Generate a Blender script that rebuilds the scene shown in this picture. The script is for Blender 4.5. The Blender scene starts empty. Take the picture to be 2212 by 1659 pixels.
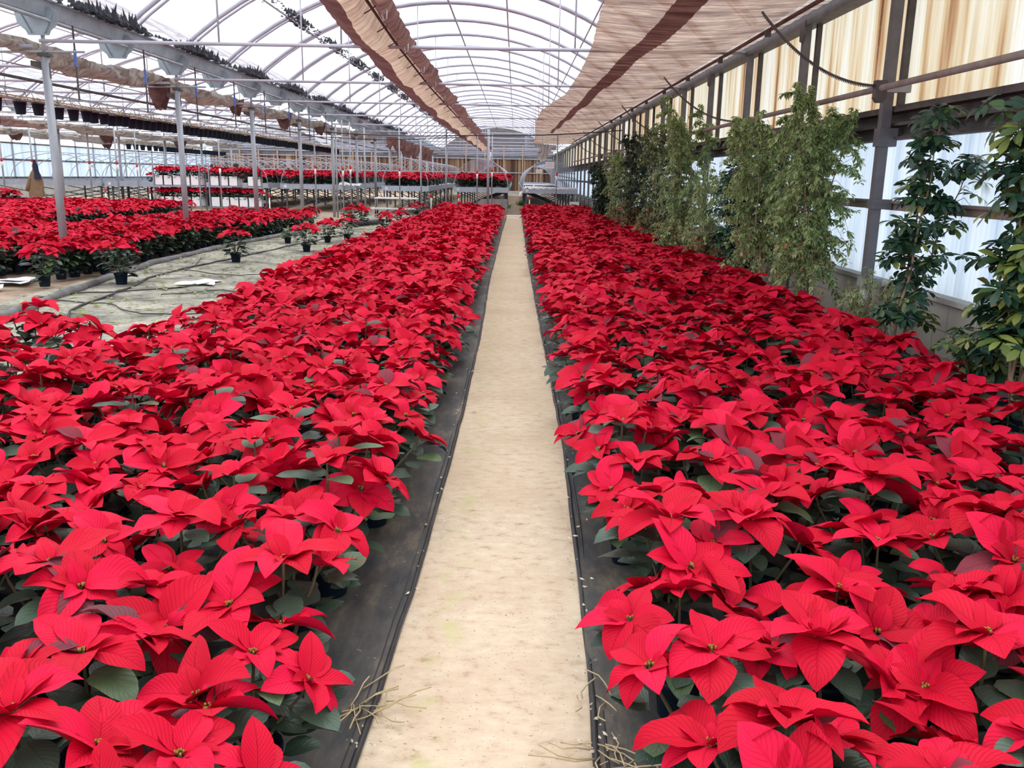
import bpy, math, random
import numpy as np
from mathutils import Matrix, Vector
PI = math.pi
sc = bpy.context.scene
COL = sc.collection
# ------------------------------------------------------------------ camera
F_PX, IMW, IMH, CAMH = 1868.0, 2212, 1659, 1.5
def cam_axes(vx=1113, vy=381, roll=1.0):
    r = math.radians(roll)
    dx, dy = vx-IMW/2, -(vy-IMH/2)
    ux = dx*math.cos(r)-dy*math.sin(r); uy = dx*math.sin(r)+dy*math.cos(r)
    P = math.atan2(uy, F_PX); Y = math.atan2(ux, F_PX/math.cos(P))
    fw = np.array([-math.sin(Y)*math.cos(P), math.cos(Y)*math.cos(P), -math.sin(P)])
    r0 = np.array([math.cos(Y), math.sin(Y), 0.0]); u0 = np.cross(r0, fw)
    return r0*math.cos(r)+u0*math.sin(r), -r0*math.sin(r)+u0*math.cos(r), fw
rt, up, fw = cam_axes()
cam = bpy.data.cameras.new('camera'); camo = bpy.data.objects.new('camera', cam); COL.objects.link(camo)
cam.sensor_width = 36; cam.lens = F_PX/IMW*36; cam.clip_start = 0.05; cam.clip_end = 400
M = Matrix.Identity(4)
for i in range(3):
    M[i][0] = rt[i]; M[i][1] = up[i]; M[i][2] = -fw[i]
M[0][3], M[1][3], M[2][3] = 0, 0, CAMH
camo.matrix_world = M
sc.camera = camo
# ------------------------------------------------------------------ light and exposure
w = bpy.data.worlds.new('overcast'); sc.world = w; w.use_nodes = True
nt = w.node_tree; nt.nodes.clear()
wo = nt.nodes.new('ShaderNodeOutputWorld'); bg = nt.nodes.new('ShaderNodeBackground')
tc = nt.nodes.new('ShaderNodeTexCoord'); sp = nt.nodes.new('ShaderNodeSeparateXYZ'); cr = nt.nodes.new('ShaderNodeValToRGB')
nt.links.new(tc.outputs['Generated'], sp.inputs[0]); nt.links.new(sp.outputs['Z'], cr.inputs[0])
cr.color_ramp.elements[0].position = 0.0; cr.color_ramp.elements[0].color = (0.80, 0.84, 0.92, 1)
cr.color_ramp.elements[1].position = 0.9; cr.color_ramp.elements[1].color = (1.0, 1.0, 1.02, 1)
nt.links.new(cr.outputs[0], bg.inputs[0]); bg.inputs[1].default_value = 2.1
nt.links.new(bg.outputs[0], wo.inputs[0])
sun = bpy.data.lights.new('sun', 'SUN'); sun.energy = 1.6; sun.angle = math.radians(50); sun.color = (1, 0.98, 0.95)
suno = bpy.data.objects.new('sun', sun); COL.objects.link(suno)
suno.rotation_euler = (math.radians(-22), math.radians(10), 0)
vs = sc.view_settings
vs.view_transform = 'Standard'; vs.look = 'None'; vs.gamma = 1; vs.exposure = 0.0
try: vs.use_curve_mapping = False
except Exception: pass
cy = sc.cycles
cy.max_bounces = 8; cy.diffuse_bounces = 4; cy.glossy_bounces = 2; cy.transmission_bounces = 6; cy.transparent_max_bounces = 24
cy.use_denoising = True
# ------------------------------------------------------------------ materials
MATS = {}
def nodes_of(name):
    m = bpy.data.materials.new(name); m.use_nodes = True
    n = m.node_tree; n.nodes.clear(); MATS[name] = m
    return m, n, n.nodes.new('ShaderNodeOutputMaterial')
def N(n, t, **kw):
    x = n.nodes.new(t)
    for k, v in kw.items():
        if k.startswith('i_'): x.inputs[k[2:].replace('_', ' ')].default_value = v
        else: setattr(x, k, v)
    return x
def ramp(n, fac, stops, interp='LINEAR'):
    r = n.nodes.new('ShaderNodeValToRGB'); r.color_ramp.interpolation = interp
    e = r.color_ramp.elements
    while len(e) < len(stops): e.new(0.5)
    for k, (p, c) in enumerate(stops):
        e[k].position = p; e[k].color = tuple(c)+(1,) if len(c) == 3 else c
    n.links.new(fac, r.inputs[0]); return r.outputs[0]
def math_(n, op, a, b=None, c=None):
    x = n.nodes.new('ShaderNodeMath'); x.operation = op
    for k, v in enumerate((a, b, c)):
        if v is None: continue
        if isinstance(v, (int, float)): x.inputs[k].default_value = v
        else: n.links.new(v, x.inputs[k])
    return x.outputs[0]
def mixc(n, fac, a, b, mode='MIX'):
    x = n.nodes.new('ShaderNodeMix'); x.data_type = 'RGBA'; x.blend_type = mode
    for idx, v in ((0, fac), (6, a), (7, b)):
        if isinstance(v, (int, float)): x.inputs[idx].default_value = v
        elif isinstance(v, tuple): x.inputs[idx].default_value = v+(1,) if len(v) == 3 else v
        else: n.links.new(v, x.inputs[idx])
    return x.outputs[2]
def coords(n, kind='Object', scale=(1, 1, 1)):
    t = n.nodes.new('ShaderNodeTexCoord'); mp = n.nodes.new('ShaderNodeMapping'); mp.inputs['Scale'].default_value = scale
    n.links.new(t.outputs[kind], mp.inputs[0]); return mp.outputs[0]
def noise(n, vec, scale, detail=4, rough=0.55, out='Fac'):
    x = N(n, 'ShaderNodeTexNoise'); x.inputs['Scale'].default_value = scale; x.inputs['Detail'].default_value = detail
    x.inputs['Roughness'].default_value = rough
    if vec is not None: n.links.new(vec, x.inputs['Vector'])
    return x.outputs[out]
def bump(n, h, strength=0.3, dist=0.01):
    b = N(n, 'ShaderNodeBump'); b.inputs['Strength'].default_value = strength; b.inputs['Distance'].default_value = dist
    n.links.new(h, b.inputs['Height']); return b.outputs[0]
def bsdf(n, col, rough=0.6, metal=0.0, spec=0.5, normal=None):
    b = n.nodes.new('ShaderNodeBsdfPrincipled')
    if isinstance(col, tuple): b.inputs['Base Color'].default_value = col+(1,)
    else: n.links.new(col, b.inputs['Base Color'])
    if isinstance(rough, (int, float)): b.inputs['Roughness'].default_value = rough
    else: n.links.new(rough, b.inputs['Roughness'])
    b.inputs['Metallic'].default_value = metal; b.inputs['Specular IOR Level'].default_value = spec
    if normal is not None: n.links.new(normal, b.inputs['Normal'])
    return b.outputs[0]
def mixs(n, fac, a, b):
    x = n.nodes.new('ShaderNodeMixShader')
    if isinstance(fac, (int, float)): x.inputs[0].default_value = fac
    else: n.links.new(fac, x.inputs[0])
    n.links.new(a, x.inputs[1]); n.links.new(b, x.inputs[2]); return x.outputs[0]
def simple(name, col, rough=0.6, metal=0.0, var=0.15, scale=6.0, spec=0.4, translucent=0.0, bmp=0.0, stretch=(1, 1, 1)):
    m, n, o = nodes_of(name)
    v = coords(n, 'Object', stretch); f = noise(n, v, scale)
    lo = tuple(c*(1-var) for c in col); hi = tuple(min(1, c*(1+var)) for c in col)
    c = ramp(n, f, [(0.3, lo), (0.7, hi)])
    nm = bump(n, f, bmp, 0.01) if bmp else None
    s = bsdf(n, c, rough, metal, spec, nm)
    if translucent:
        t = n.nodes.new('ShaderNodeBsdfTranslucent'); n.links.new(c, t.inputs[0]); s = mixs(n, translucent, s, t.outputs[0])
    n.links.new(s, o.inputs[0]); return m
def leafmat(name, stops, vein_dark, rough, spec, transl, vein=(9.0, 3.2), vb=0.35, margin=None, backcol=None):
    """stops: colours along the per-leaf tint value; UV u = across (0..1), v = along."""
    m, n, o = nodes_of(name)
    at = N(n, 'ShaderNodeAttribute'); at.attribute_name = 'tint'
    uv = N(n, 'ShaderNodeUVMap'); sx = n.nodes.new('ShaderNodeSeparateXYZ'); n.links.new(uv.outputs[0], sx.inputs[0])
    au = math_(n, 'ABSOLUTE', math_(n, 'SUBTRACT', sx.outputs[0], 0.5))
    au2 = math_(n, 'MULTIPLY', au, 2.0)
    ph = math_(n, 'SUBTRACT', math_(n, 'MULTIPLY', sx.outputs[1], vein[0]), math_(n, 'MULTIPLY', au2, vein[1]))
    fr = math_(n, 'ABSOLUTE', math_(n, 'SUBTRACT', math_(n, 'FRACT', ph), 0.5))
    side = ramp(n, fr, [(0.0, (1, 1, 1)), (0.16, (0, 0, 0))])
    mid = ramp(n, au, [(0.0, (1, 1, 1)), (0.035, (0, 0, 0))])
    vn = math_(n, 'MAXIMUM', math_(n, 'MULTIPLY', side, 0.55), mid)
    base = ramp(n, at.outputs['Fac'], stops)
    f = noise(n, coords(n, 'Object'), 30, 3)
    base = mixc(n, math_(n, 'MULTIPLY', f, 0.25), base, mixc(n, 1.0, base, (0.6, 0.6, 0.6), 'MULTIPLY'))
    if margin is not None:
        nz = noise(n, coords(n, 'Object'), 60, 2)
        e = math_(n, 'ADD', au2, math_(n, 'MULTIPLY', nz, 0.5))
        fac = ramp(n, e, [(margin[1], (0, 0, 0)), (margin[1]+0.08, (1, 1, 1))])
        base = mixc(n, math_(n, 'MULTIPLY', fac, margin[2]), base, margin[0])
    col = mixc(n, math_(n, 'MULTIPLY', vn, vein_dark), base, mixc(n, 1.0, base, (0.45, 0.45, 0.45), 'MULTIPLY'))
    if backcol:
        g = N(n, 'ShaderNodeNewGeometry'); col = mixc(n, math_(n, 'MULTIPLY', g.outputs['Backfacing'], 0.6), col, backcol)
    h = math_(n, 'SUBTRACT', 1.0, vn)
    nm = bump(n, h, vb, 0.004)
    s = bsdf(n, col, rough, 0, spec, nm)
    t = n.nodes.new('ShaderNodeBsdfTranslucent'); n.links.new(col, t.inputs[0])
    n.links.new(mixs(n, transl, s, t.outputs[0]), o.inputs[0]); return m
leafmat('bract', [(0, (0.50, 0.001, 0.018)), (0.5, (0.63, 0.002, 0.032)), (0.85, (0.76, 0.006, 0.055)), (0.93, (0.26, 0.028, 0.05)), (1, (0.13, 0.06, 0.07))], 0.16, 0.60, 0.16, 0.10, (12, 4.0), 0.5)
leafmat('leaf', [(0, (0.008, 0.026, 0.021)), (0.6, (0.018, 0.048, 0.036)), (0.9, (0.05, 0.11, 0.05)), (1, (0.13, 0.20, 0.03))], 0.3, 0.42, 0.45, 0.12, (8, 2.6), 0.3, backcol=(0.07, 0.12, 0.08))
leafmat('ficus_leaf', [(0, (0.09, 0.18, 0.05)), (0.6, (0.26, 0.42, 0.13)), (0.9, (0.50, 0.66, 0.27)), (0.97, (0.25, 0.13, 0.05)), (1, (0.30, 0.16, 0.06))], 0.15, 0.42, 0.5, 0.36, (9, 2), 0.15, margin=((0.82, 0.88, 0.58), 0.98, 0.85))
leafmat('dark_ficus_leaf', [(0, (0.018, 0.045, 0.03)), (0.7, (0.055, 0.10, 0.055)), (1, (0.12, 0.17, 0.07))], 0.15, 0.4, 0.5, 0.15, (9, 2), 0.15)
leafmat('dry_leaf', [(0, (0.30, 0.15, 0.08)), (0.6, (0.55, 0.31, 0.17)), (1, (0.20, 0.22, 0.07))], 0.2, 0.8, 0.2, 0.25, (9, 2), 0.2)
leafmat('schefflera_leaf', [(0, (0.014, 0.055, 0.038)), (0.75, (0.04, 0.11, 0.055)), (1, (0.12, 0.22, 0.05))], 0.2, 0.38, 0.5, 0.15, (9, 1.5), 0.15)
leafmat('schefflera_variegated_leaf', [(0, (0.03, 0.08, 0.035)), (0.4, (0.10, 0.17, 0.04)), (0.75, (0.30, 0.36, 0.09)), (1, (0.72, 0.68, 0.30))], 0.2, 0.4, 0.5, 0.2, (9, 1.5), 0.15)
simple('stem', (0.10, 0.09, 0.045), 0.7, var=0.3, scale=20)
simple('wood_stem', (0.30, 0.22, 0.14), 0.85, var=0.3, scale=15, bmp=0.4)
simple('pot_plastic', (0.006, 0.014, 0.028), 0.55, spec=0.2)
simple('soil', (0.05, 0.035, 0.025), 0.95, var=0.4, scale=40, bmp=0.6)
simple('cyathia', (0.26, 0.20, 0.03), 0.5, var=0.4, scale=90)
simple('galvanised', (0.34, 0.36, 0.40), 0.5, metal=0.35, var=0.16, scale=4, stretch=(1, 1, 0.4))
simple('galvanised_roof', (0.42, 0.42, 0.50), 0.5, metal=0.1, var=0.12, scale=3)
simple('gutter_metal', (0.31, 0.36, 0.40), 0.45, metal=0.3, var=0.2, scale=5)
simple('wall_steel', (0.15, 0.15, 0.165), 0.6, metal=0.2, var=0.2, scale=5)
simple('dark_steel', (0.085, 0.075, 0.075), 0.6, metal=0.1, var=0.35, scale=7)
simple('pipe_brown', (0.23, 0.19, 0.17), 0.65, var=0.2, scale=9)
simple('bench_metal', (0.38, 0.42, 0.50), 0.45, metal=0.2, var=0.1, scale=4)
simple('bench_leg_metal', (0.12, 0.13, 0.15), 0.6, metal=0.3)
simple('white_box', (0.92, 0.93, 0.96), 0.6, var=0.04)
simple('white_plastic', (0.82, 0.83, 0.84), 0.55, var=0.05)
simple('white_cloth', (0.86, 0.88, 0.92), 0.8, var=0.05, translucent=0.2)
simple('red_cap', (0.60, 0.03, 0.03), 0.5)
simple('black_rubber', (0.03, 0.03, 0.033), 0.55, var=0.3, scale=12)
simple('kerb_fabric', (0.16, 0.155, 0.16), 0.8, var=0.35, scale=5, bmp=0.4)
simple('dry_straw', (0.50, 0.40, 0.24), 0.9, var=0.2, scale=20)
simple('wood_chip', (0.70, 0.62, 0.48), 0.9, var=0.2, scale=20)
simple('ground_leaf', (0.30, 0.33, 0.12), 0.8, var=0.7, scale=4)
simple('brown_coat', (0.24, 0.15, 0.09), 0.9, var=0.15, scale=8, bmp=0.4)
simple('navy_cloth', (0.02, 0.025, 0.06), 0.9)
simple('skin', (0.50, 0.28, 0.20), 0.6, var=0.05)
simple('hair', (0.03, 0.02, 0.015), 0.7)
simple('maroon_cloth', (0.16, 0.03, 0.05), 0.9)
simple('dark_cloth', (0.03, 0.03, 0.04), 0.9)
simple('moss', (0.12, 0.24, 0.06), 0.9, var=0.5, scale=6)
simple('grey_drape', (0.26, 0.23, 0.23), 0.85, var=0.15, scale=3)
simple('blue_tape', (0.10, 0.16, 0.45), 0.6)
simple('label_print', (0.10, 0.11, 0.13), 0.7)
simple('hanging_fibre', (0.36, 0.24, 0.15), 0.9, var=0.3, scale=12, bmp=0.5)
simple('timber_post', (0.36, 0.25, 0.18), 0.85, var=0.2, scale=5)
simple('concrete_curb', (0.42, 0.42, 0.40), 0.9, var=0.2, scale=4)
simple('clip', (0.5, 0.5, 0.55), 0.4, metal=0.4)

def m_path():
    m, n, o = nodes_of('path_sand')
    v = coords(n, 'Object')
    big = noise(n, v, 1.6, 4); vs_ = coords(n, 'Object', (1, 1.6, 1)); mid = noise(n, vs_, 14, 6, 0.65)
    c = ramp(n, mid, [(0.28, (0.38, 0.27, 0.18)), (0.42, (0.60, 0.48, 0.355)), (0.70, (0.70, 0.60, 0.46))])
    c = mixc(n, ramp(n, big, [(0.42, (0, 0, 0)), (0.72, (0.55, 0.55, 0.55))]), c, (0.50, 0.37, 0.25))
    sp_ = noise(n, vs_, 75, 3, 0.6)
    c = mixc(n, ramp(n, sp_, [(0.30, (0.75, 0.75, 0.75)), (0.37, (0, 0, 0))]), c, (0.16, 0.11, 0.08))
    # long streaks of trodden debris
    st = noise(n, coords(n, 'Object', (2.2, 9, 1)), 5, 5, 0.7)
    c = mixc(n, ramp(n, st, [(0.62, (0, 0, 0)), (0.74, (0.5, 0.5, 0.5))]), c, (0.26, 0.18, 0.11))
    # pale green algae along one side
    sx = n.nodes.new('ShaderNodeSeparateXYZ'); n.links.new(v, sx.inputs[0])
    band = ramp(n, math_(n, 'ABSOLUTE', math_(n, 'ADD', sx.outputs[0], 0.21)), [(0.02, (1, 1, 1)), (0.08, (0, 0, 0))])
    al = ramp(n, noise(n, v, 7, 3), [(0.52, (0, 0, 0)), (0.66, (0.55, 0.55, 0.55))])
    c = mixc(n, math_(n, 'MULTIPLY', band, al), c, (0.50, 0.50, 0.22))
    n.links.new(bsdf(n, c, 0.95, 0, 0.1, bump(n, mid, 0.35, 0.01)), o.inputs[0]); return m
m_path()
def m_aisle():
    m, n, o = nodes_of('aisle_fabric')
    v = coords(n, 'Object')
    a = noise(n, v, 1.5, 6, 0.7); b = noise(n, v, 18, 5, 0.7)
    c = ramp(n, a, [(0.38, (0.13, 0.13, 0.12)), (0.49, (0.29, 0.29, 0.25)), (0.62, (0.45, 0.43, 0.36))])
    c = mixc(n, ramp(n, b, [(0.50, (0, 0, 0)), (0.64, (0.8, 0.8, 0.8))]), c, (0.17, 0.15, 0.10))
    g = noise(n, v, 4, 4, 0.6)
    c = mixc(n, ramp(n, g, [(0.58, (0, 0, 0)), (0.72, (0.5, 0.5, 0.5))]), c, (0.27, 0.31, 0.20))
    n.links.new(bsdf(n, c, 0.95, 0, 0.1, bump(n, b, 0.4, 0.01)), o.inputs[0]); return m
m_aisle()
def m_soilfloor():
    m, n, o = nodes_of('bed_sand')
    v = coords(n, 'Object'); a = noise(n, v, 3, 6, 0.7)
    c = ramp(n, a, [(0.35, (0.26, 0.20, 0.15)), (0.6, (0.46, 0.36, 0.27))])
    n.links.new(bsdf(n, c, 0.95, 0, 0.1, bump(n, a, 0.4, 0.02)), o.inputs[0]); return m
m_soilfloor()
def m_tarp():
    m, n, o = nodes_of('black_ground_cloth')
    v = coords(n, 'Object'); w1 = noise(n, coords(n, 'Object', (30, 30, 30)), 20, 2)
    dirt = noise(n, coords(n, 'Object', (3, 1, 1)), 1.8, 5, 0.7)
    c = ramp(n, dirt, [(0.38, (0.038, 0.041, 0.048)), (0.52, (0.080, 0.074, 0.068)), (0.68, (0.19, 0.155, 0.115))])
    sp_ = noise(n, v, 45, 2); c = mixc(n, ramp(n, sp_, [(0.70, (0, 0, 0)), (0.74, (0.4, 0.4, 0.4))]), c, (0.4, 0.34, 0.26))
    n.links.new(bsdf(n, c, 0.6, 0, 0.35, bump(n, w1, 0.15, 0.002)), o.inputs[0]); return m
m_tarp()
def m_block():
    m, n, o = nodes_of('concrete_block')
    v = coords(n, 'Object'); sx = n.nodes.new('ShaderNodeSeparateXYZ'); n.links.new(v, sx.inputs[0])
    cb = n.nodes.new('ShaderNodeCombineXYZ'); n.links.new(sx.outputs[1], cb.inputs[0]); n.links.new(sx.outputs[2], cb.inputs[1])
    b = N(n, 'ShaderNodeTexBrick'); n.links.new(cb.outputs[0], b.inputs['Vector'])
    b.inputs['Scale'].default_value = 1; b.inputs['Brick Width'].default_value = 0.42; b.inputs['Row Height'].default_value = 0.2
    b.inputs['Mortar Size'].default_value = 0.006; b.inputs['Color1'].default_value = (0.50, 0.48, 0.43, 1); b.inputs['Color2'].default_value = (0.42, 0.41, 0.37, 1); b.inputs['Mortar'].default_value = (0.27, 0.26, 0.24, 1)
    a = noise(n, v, 3, 6, 0.7); c = mixc(n, math_(n, 'MULTIPLY', a, 0.5), b.outputs[0], (0.30, 0.28, 0.22))
    n.links.new(bsdf(n, c, 0.95, 0, 0.1, bump(n, noise(n, v, 60, 3), 0.3, 0.01)), o.inputs[0]); return m
m_block()
def m_panel(name, stained):
    m, n, o = nodes_of(name)
    v = coords(n, 'Object', (0.0, 1, 0.055)); v2 = coords(n, 'Object', (0, 1, 0.35))
    if stained:
        a = noise(n, v, 2.6, 4, 0.62); s2 = noise(n, v, 8, 3, 0.6); d = noise(n, coords(n, 'Object', (1, 1, .5)), 35, 3)
        c = ramp(n, a, [(0.33, (0.14, 0.065, 0.03)), (0.39, (0.38, 0.22, 0.11)), (0.46, (0.57, 0.46, 0.29)), (0.53, (0.65, 0.61, 0.48)), (0.66, (0.70, 0.71, 0.67))])
        c = mixc(n, ramp(n, s2, [(0.52, (0, 0, 0)), (0.70, (0.5, 0.5, 0.5))]), c, (0.42, 0.27, 0.13))
        c = mixc(n, ramp(n, d, [(0.60, (0, 0, 0)), (0.75, (0.25, 0.25, 0.25))]), c, (0.5, 0.45, 0.35))
        fac = 0.72
    else:
        a = noise(n, v, 5, 5, 0.6); d = noise(n, v2, 9, 4, 0.6)
        c = ramp(n, a, [(0.3, (0.40, 0.50, 0.60)), (0.5, (0.58, 0.68, 0.76)), (0.7, (0.72, 0.79, 0.84))])
        c = mixc(n, ramp(n, d, [(0.60, (0, 0, 0)), (0.8, (0.2, 0.2, 0.2))]), c, (0.6, 0.55, 0.45))
        fac = 0.6
    s = bsdf(n, c, 0.5, 0, 0.4); t = n.nodes.new('ShaderNodeBsdfTranslucent'); n.links.new(c, t.inputs[0])
    n.links.new(mixs(n, fac, s, t.outputs[0]), o.inputs[0]); return m
m_panel('stained_panel', True); m_panel('pale_panel', False)
def m_film(name, alpha, col=(0.9, 0.92, 0.95)):
    m, n, o = nodes_of(name)
    t = n.nodes.new('ShaderNodeBsdfTransparent'); d = n.nodes.new('ShaderNodeBsdfTranslucent'); d.inputs[0].default_value = col+(1,)
    g = bsdf(n, col, 0.4, 0, 0.5); n.links.new(mixs(n, alpha, t.outputs[0], mixs(n, 0.25, d.outputs[0], g)), o.inputs[0]); return m
m_film('roof_film', 0.24); m_film('tunnel_film', 0.16, (0.75, 0.78, 0.85))
def m_shade(name, c1, c2, c3, transl, alpha=0.0):
    m, n, o = nodes_of(name)
    v = coords(n, 'Object'); a = noise(n, coords(n, 'Object', (0.7, 2.6, 1)), 2.4, 6, 0.68)
    c = ramp(n, a, [(0.36, c1), (0.5, c2), (0.62, c3)])
    sx = n.nodes.new('ShaderNodeSeparateXYZ'); n.links.new(v, sx.inputs[0])
    # fine ribbed weave plus the dark carrier wires every 0.3 m
    wv = N(n, 'ShaderNodeTexWave', wave_type='BANDS', bands_direction='Y'); n.links.new(v, wv.inputs['Vector'])
    wv.inputs['Scale'].default_value = 9; wv.inputs['Distortion'].default_value = 3.5; wv.inputs['Detail Scale'].default_value = 0.6; wv.inputs['Detail'].default_value = 2
    wx = N(n, 'ShaderNodeTexWave', wave_type='BANDS', bands_direction='X'); n.links.new(v, wx.inputs['Vector'])
    wx.inputs['Scale'].default_value = 22; wx.inputs['Distortion'].default_value = 0.6
    c = mixc(n, math_(n, 'MULTIPLY', wv.outputs[0], 0.5), c, mixc(n, 1.0, c, (0.55, 0.5, 0.5), 'MULTIPLY'))
    c = mixc(n, math_(n, 'MULTIPLY', wx.outputs[0], 0.30), c, mixc(n, 1.0, c, (0.6, 0.55, 0.55), 'MULTIPLY'))
    fr = math_(n, 'FRACT', math_(n, 'DIVIDE', sx.outputs[1], 0.30))
    ln = ramp(n, fr, [(0.0, (1, 1, 1)), (0.10, (0, 0, 0))])
    c = mixc(n, math_(n, 'MULTIPLY', ln, 0.8), c, (0.08, 0.05, 0.045))
    s = bsdf(n, c, 0.85, 0, 0.15, bump(n, wv.outputs[0], 0.6, 0.015)); t = n.nodes.new('ShaderNodeBsdfTranslucent'); n.links.new(c, t.inputs[0])
    s = mixs(n, transl, s, t.outputs[0])
    if alpha:
        tr = n.nodes.new('ShaderNodeBsdfTransparent'); s = mixs(n, alpha, s, tr.outputs[0])
    n.links.new(s, o.inputs[0]); return m
m_shade('shade_net', (0.20, 0.125, 0.095), (0.43, 0.30, 0.23), (0.66, 0.54, 0.43), 0.5, 0.05)
m_shade('shade_net_double', (0.27, 0.165, 0.165), (0.35, 0.225, 0.22), (0.44, 0.30, 0.28), 0.5)
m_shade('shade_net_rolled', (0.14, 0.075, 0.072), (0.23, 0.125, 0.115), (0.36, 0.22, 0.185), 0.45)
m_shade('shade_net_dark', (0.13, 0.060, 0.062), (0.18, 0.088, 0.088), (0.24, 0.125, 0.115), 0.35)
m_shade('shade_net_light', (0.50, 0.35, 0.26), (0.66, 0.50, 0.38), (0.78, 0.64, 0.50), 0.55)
m_shade('shade_net_faded', (0.34, 0.28, 0.24), (0.58, 0.53, 0.48), (0.80, 0.77, 0.73), 0.5, 0.06)
def m_boards():
    m, n, o = nodes_of('slatted_boards')
    v = coords(n, 'Object'); sx = n.nodes.new('ShaderNodeSeparateXYZ'); n.links.new(v, sx.inputs[0])
    fl = math_(n, 'FLOOR', math_(n, 'DIVIDE', sx.outputs[0], 0.12)); wn = N(n, 'ShaderNodeTexWhiteNoise', noise_dimensions='1D'); n.links.new(fl, wn.inputs['W'])
    c = ramp(n, wn.outputs[0], [(0.0, (0.06, 0.035, 0.025)), (0.35, (0.15, 0.085, 0.055)), (0.7, (0.27, 0.165, 0.105)), (1.0, (0.50, 0.36, 0.25))])
    fr = math_(n, 'FRACT', math_(n, 'DIVIDE', sx.outputs[0], 0.12)); g = ramp(n, fr, [(0.0, (1, 1, 1)), (0.25, (0, 0, 0))])
    c = mixc(n, g, c, (0.03, 0.022, 0.018))
    n.links.new(bsdf(n, c, 0.85, 0, 0.2), o.inputs[0]); return m
m_boards()
simple('end_upper', (0.15, 0.145, 0.155), 0.8, var=0.3, scale=1.5, stretch=(1, 1, 6))

# ------------------------------------------------------------------ geometry helpers
def mesh_from(name, V, Fq, mats, uv=None, tint=None, smooth=True):
    """V (n,3); Fq (m,4) quads."""
    me = bpy.data.meshes.new(name)
    V = np.asarray(V, np.float32); Fq = np.asarray(Fq, np.int32)
    me.vertices.add(len(V)); me.vertices.foreach_set('co', V.ravel())
    me.loops.add(Fq.size); me.loops.foreach_set('vertex_index', Fq.ravel())
    me.polygons.add(len(Fq)); me.polygons.foreach_set('loop_start', np.arange(0, Fq.size, 4, dtype=np.int32))
    me.update(calc_edges=True)
    me.polygons.foreach_set('use_smooth', np.full(len(Fq), smooth))
    if uv is not None:
        l = me.uv_layers.new(name='UVMap'); l.data.foreach_set('uv', np.asarray(uv, np.float32)[Fq.ravel()].ravel())
    if tint is not None:
        a = me.attributes.new('tint', 'FLOAT', 'POINT'); a.data.foreach_set('value', np.asarray(tint, np.float32))
    for m in (mats if isinstance(mats, (list, tuple)) else [mats]): me.materials.append(MATS[m])
    me.update(); return me
class G:
    """collects polygons into one mesh"""
    def __init__(s): s.v = []; s.f = []; s.mi = []; s.cur = 0; s.sm = []
    def add(s, v, f, smooth=False):
        b = len(s.v); s.v.extend([tuple(map(float, p)) for p in v])
        for q in f: s.f.append([b+i for i in q]); s.mi.append(s.cur); s.sm.append(smooth)
        return s
    def box(s, x0, x1, y0, y1, z0, z1):
        v = [(x, y, z) for x in (x0, x1) for y in (y0, y1) for z in (z0, z1)]
        return s.add(v, [(0, 1, 3, 2), (4, 6, 7, 5), (0, 4, 5, 1), (2, 3, 7, 6), (0, 2, 6, 4), (1, 5, 7, 3)])
    def tube(s, pts, r, k=8, caps=True, closed=False):
        pts = [Vector(p) for p in pts]; n = len(pts)
        rr = r if isinstance(r, (list, tuple)) else [r]*n
        vs_ = []; pu = None
        for i, p in enumerate(pts):
            if closed: t = (pts[(i+1) % n]-pts[i-1]).normalized()
            else: t = (pts[min(i+1, n-1)]-pts[max(i-1, 0)]).normalized()
            if pu is None:
                a = Vector((0, 0, 1)) if abs(t.z) < 0.9 else Vector((1, 0, 0)); u = t.cross(a).normalized()
            else: u = (pu-t*pu.dot(t)).normalized()
            pu = u; wv = t.cross(u)
            for j in range(k):
                an = 2*PI*j/k; vs_.append(p+(u*math.cos(an)+wv*math.sin(an))*rr[i])
        f = []
        for i in range(n if closed else n-1):
            i2 = (i+1) % n
            for j in range(k): f.append((i*k+j, i*k+(j+1) % k, i2*k+(j+1) % k, i2*k+j))
        s.add(vs_, f, True)
        if caps and not closed:
            b = len(s.v)-len(vs_)
            s.f.append([b+j for j in range(k)][::-1]); s.mi.append(s.cur); s.sm.append(False)
            s.f.append([b+(n-1)*k+j for j in range(k)]); s.mi.append(s.cur); s.sm.append(False)
        return s
    def lathe(s, prof, k=20, o=(0, 0, 0), wob=None):
        v = []
        for (r, z) in prof:
            for j in range(k):
                a = 2*PI*j/k; q = r*(1+(wob(a, z) if wob else 0)); v.append((o[0]+q*math.cos(a), o[1]+q*math.sin(a), o[2]+z))
        f = [(i*k+j, i*k+(j+1) % k, (i+1)*k+(j+1) % k, (i+1)*k+j) for i in range(len(prof)-1) for j in range(k)]
        return s.add(v, f, True)
    def grid(s, fn, nu, nv, smooth=True):
        v = [fn(i/nu, j/nv) for j in range(nv+1) for i in range(nu+1)]
        f = [(j*(nu+1)+i, j*(nu+1)+i+1, (j+1)*(nu+1)+i+1, (j+1)*(nu+1)+i) for j in range(nv) for i in range(nu)]
        return s.add(v, f, smooth)
    def prism(s, poly, axis, a, b):
        def P(p, t):
            return {'x': (t, p[0], p[1]), 'y': (p[0], t, p[1]), 'z': (p[0], p[1], t)}[axis]
        n = len(poly); v = [P(p, a) for p in poly]+[P(p, b) for p in poly]
        f = [tuple(range(n))[::-1], tuple(range(n, 2*n))]+[(i, (i+1) % n, n+(i+1) % n, n+i) for i in range(n)]
        return s.add(v, f)
    def mesh(s, name, mats):
        me = bpy.data.meshes.new(name); me.from_pydata(s.v, [], s.f)
        for m in (mats if isinstance(mats, (list, tuple)) else [mats]): me.materials.append(MATS[m])
        me.polygons.foreach_set('material_index', s.mi); me.polygons.foreach_set('use_smooth', s.sm)
        me.update(); return me
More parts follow.
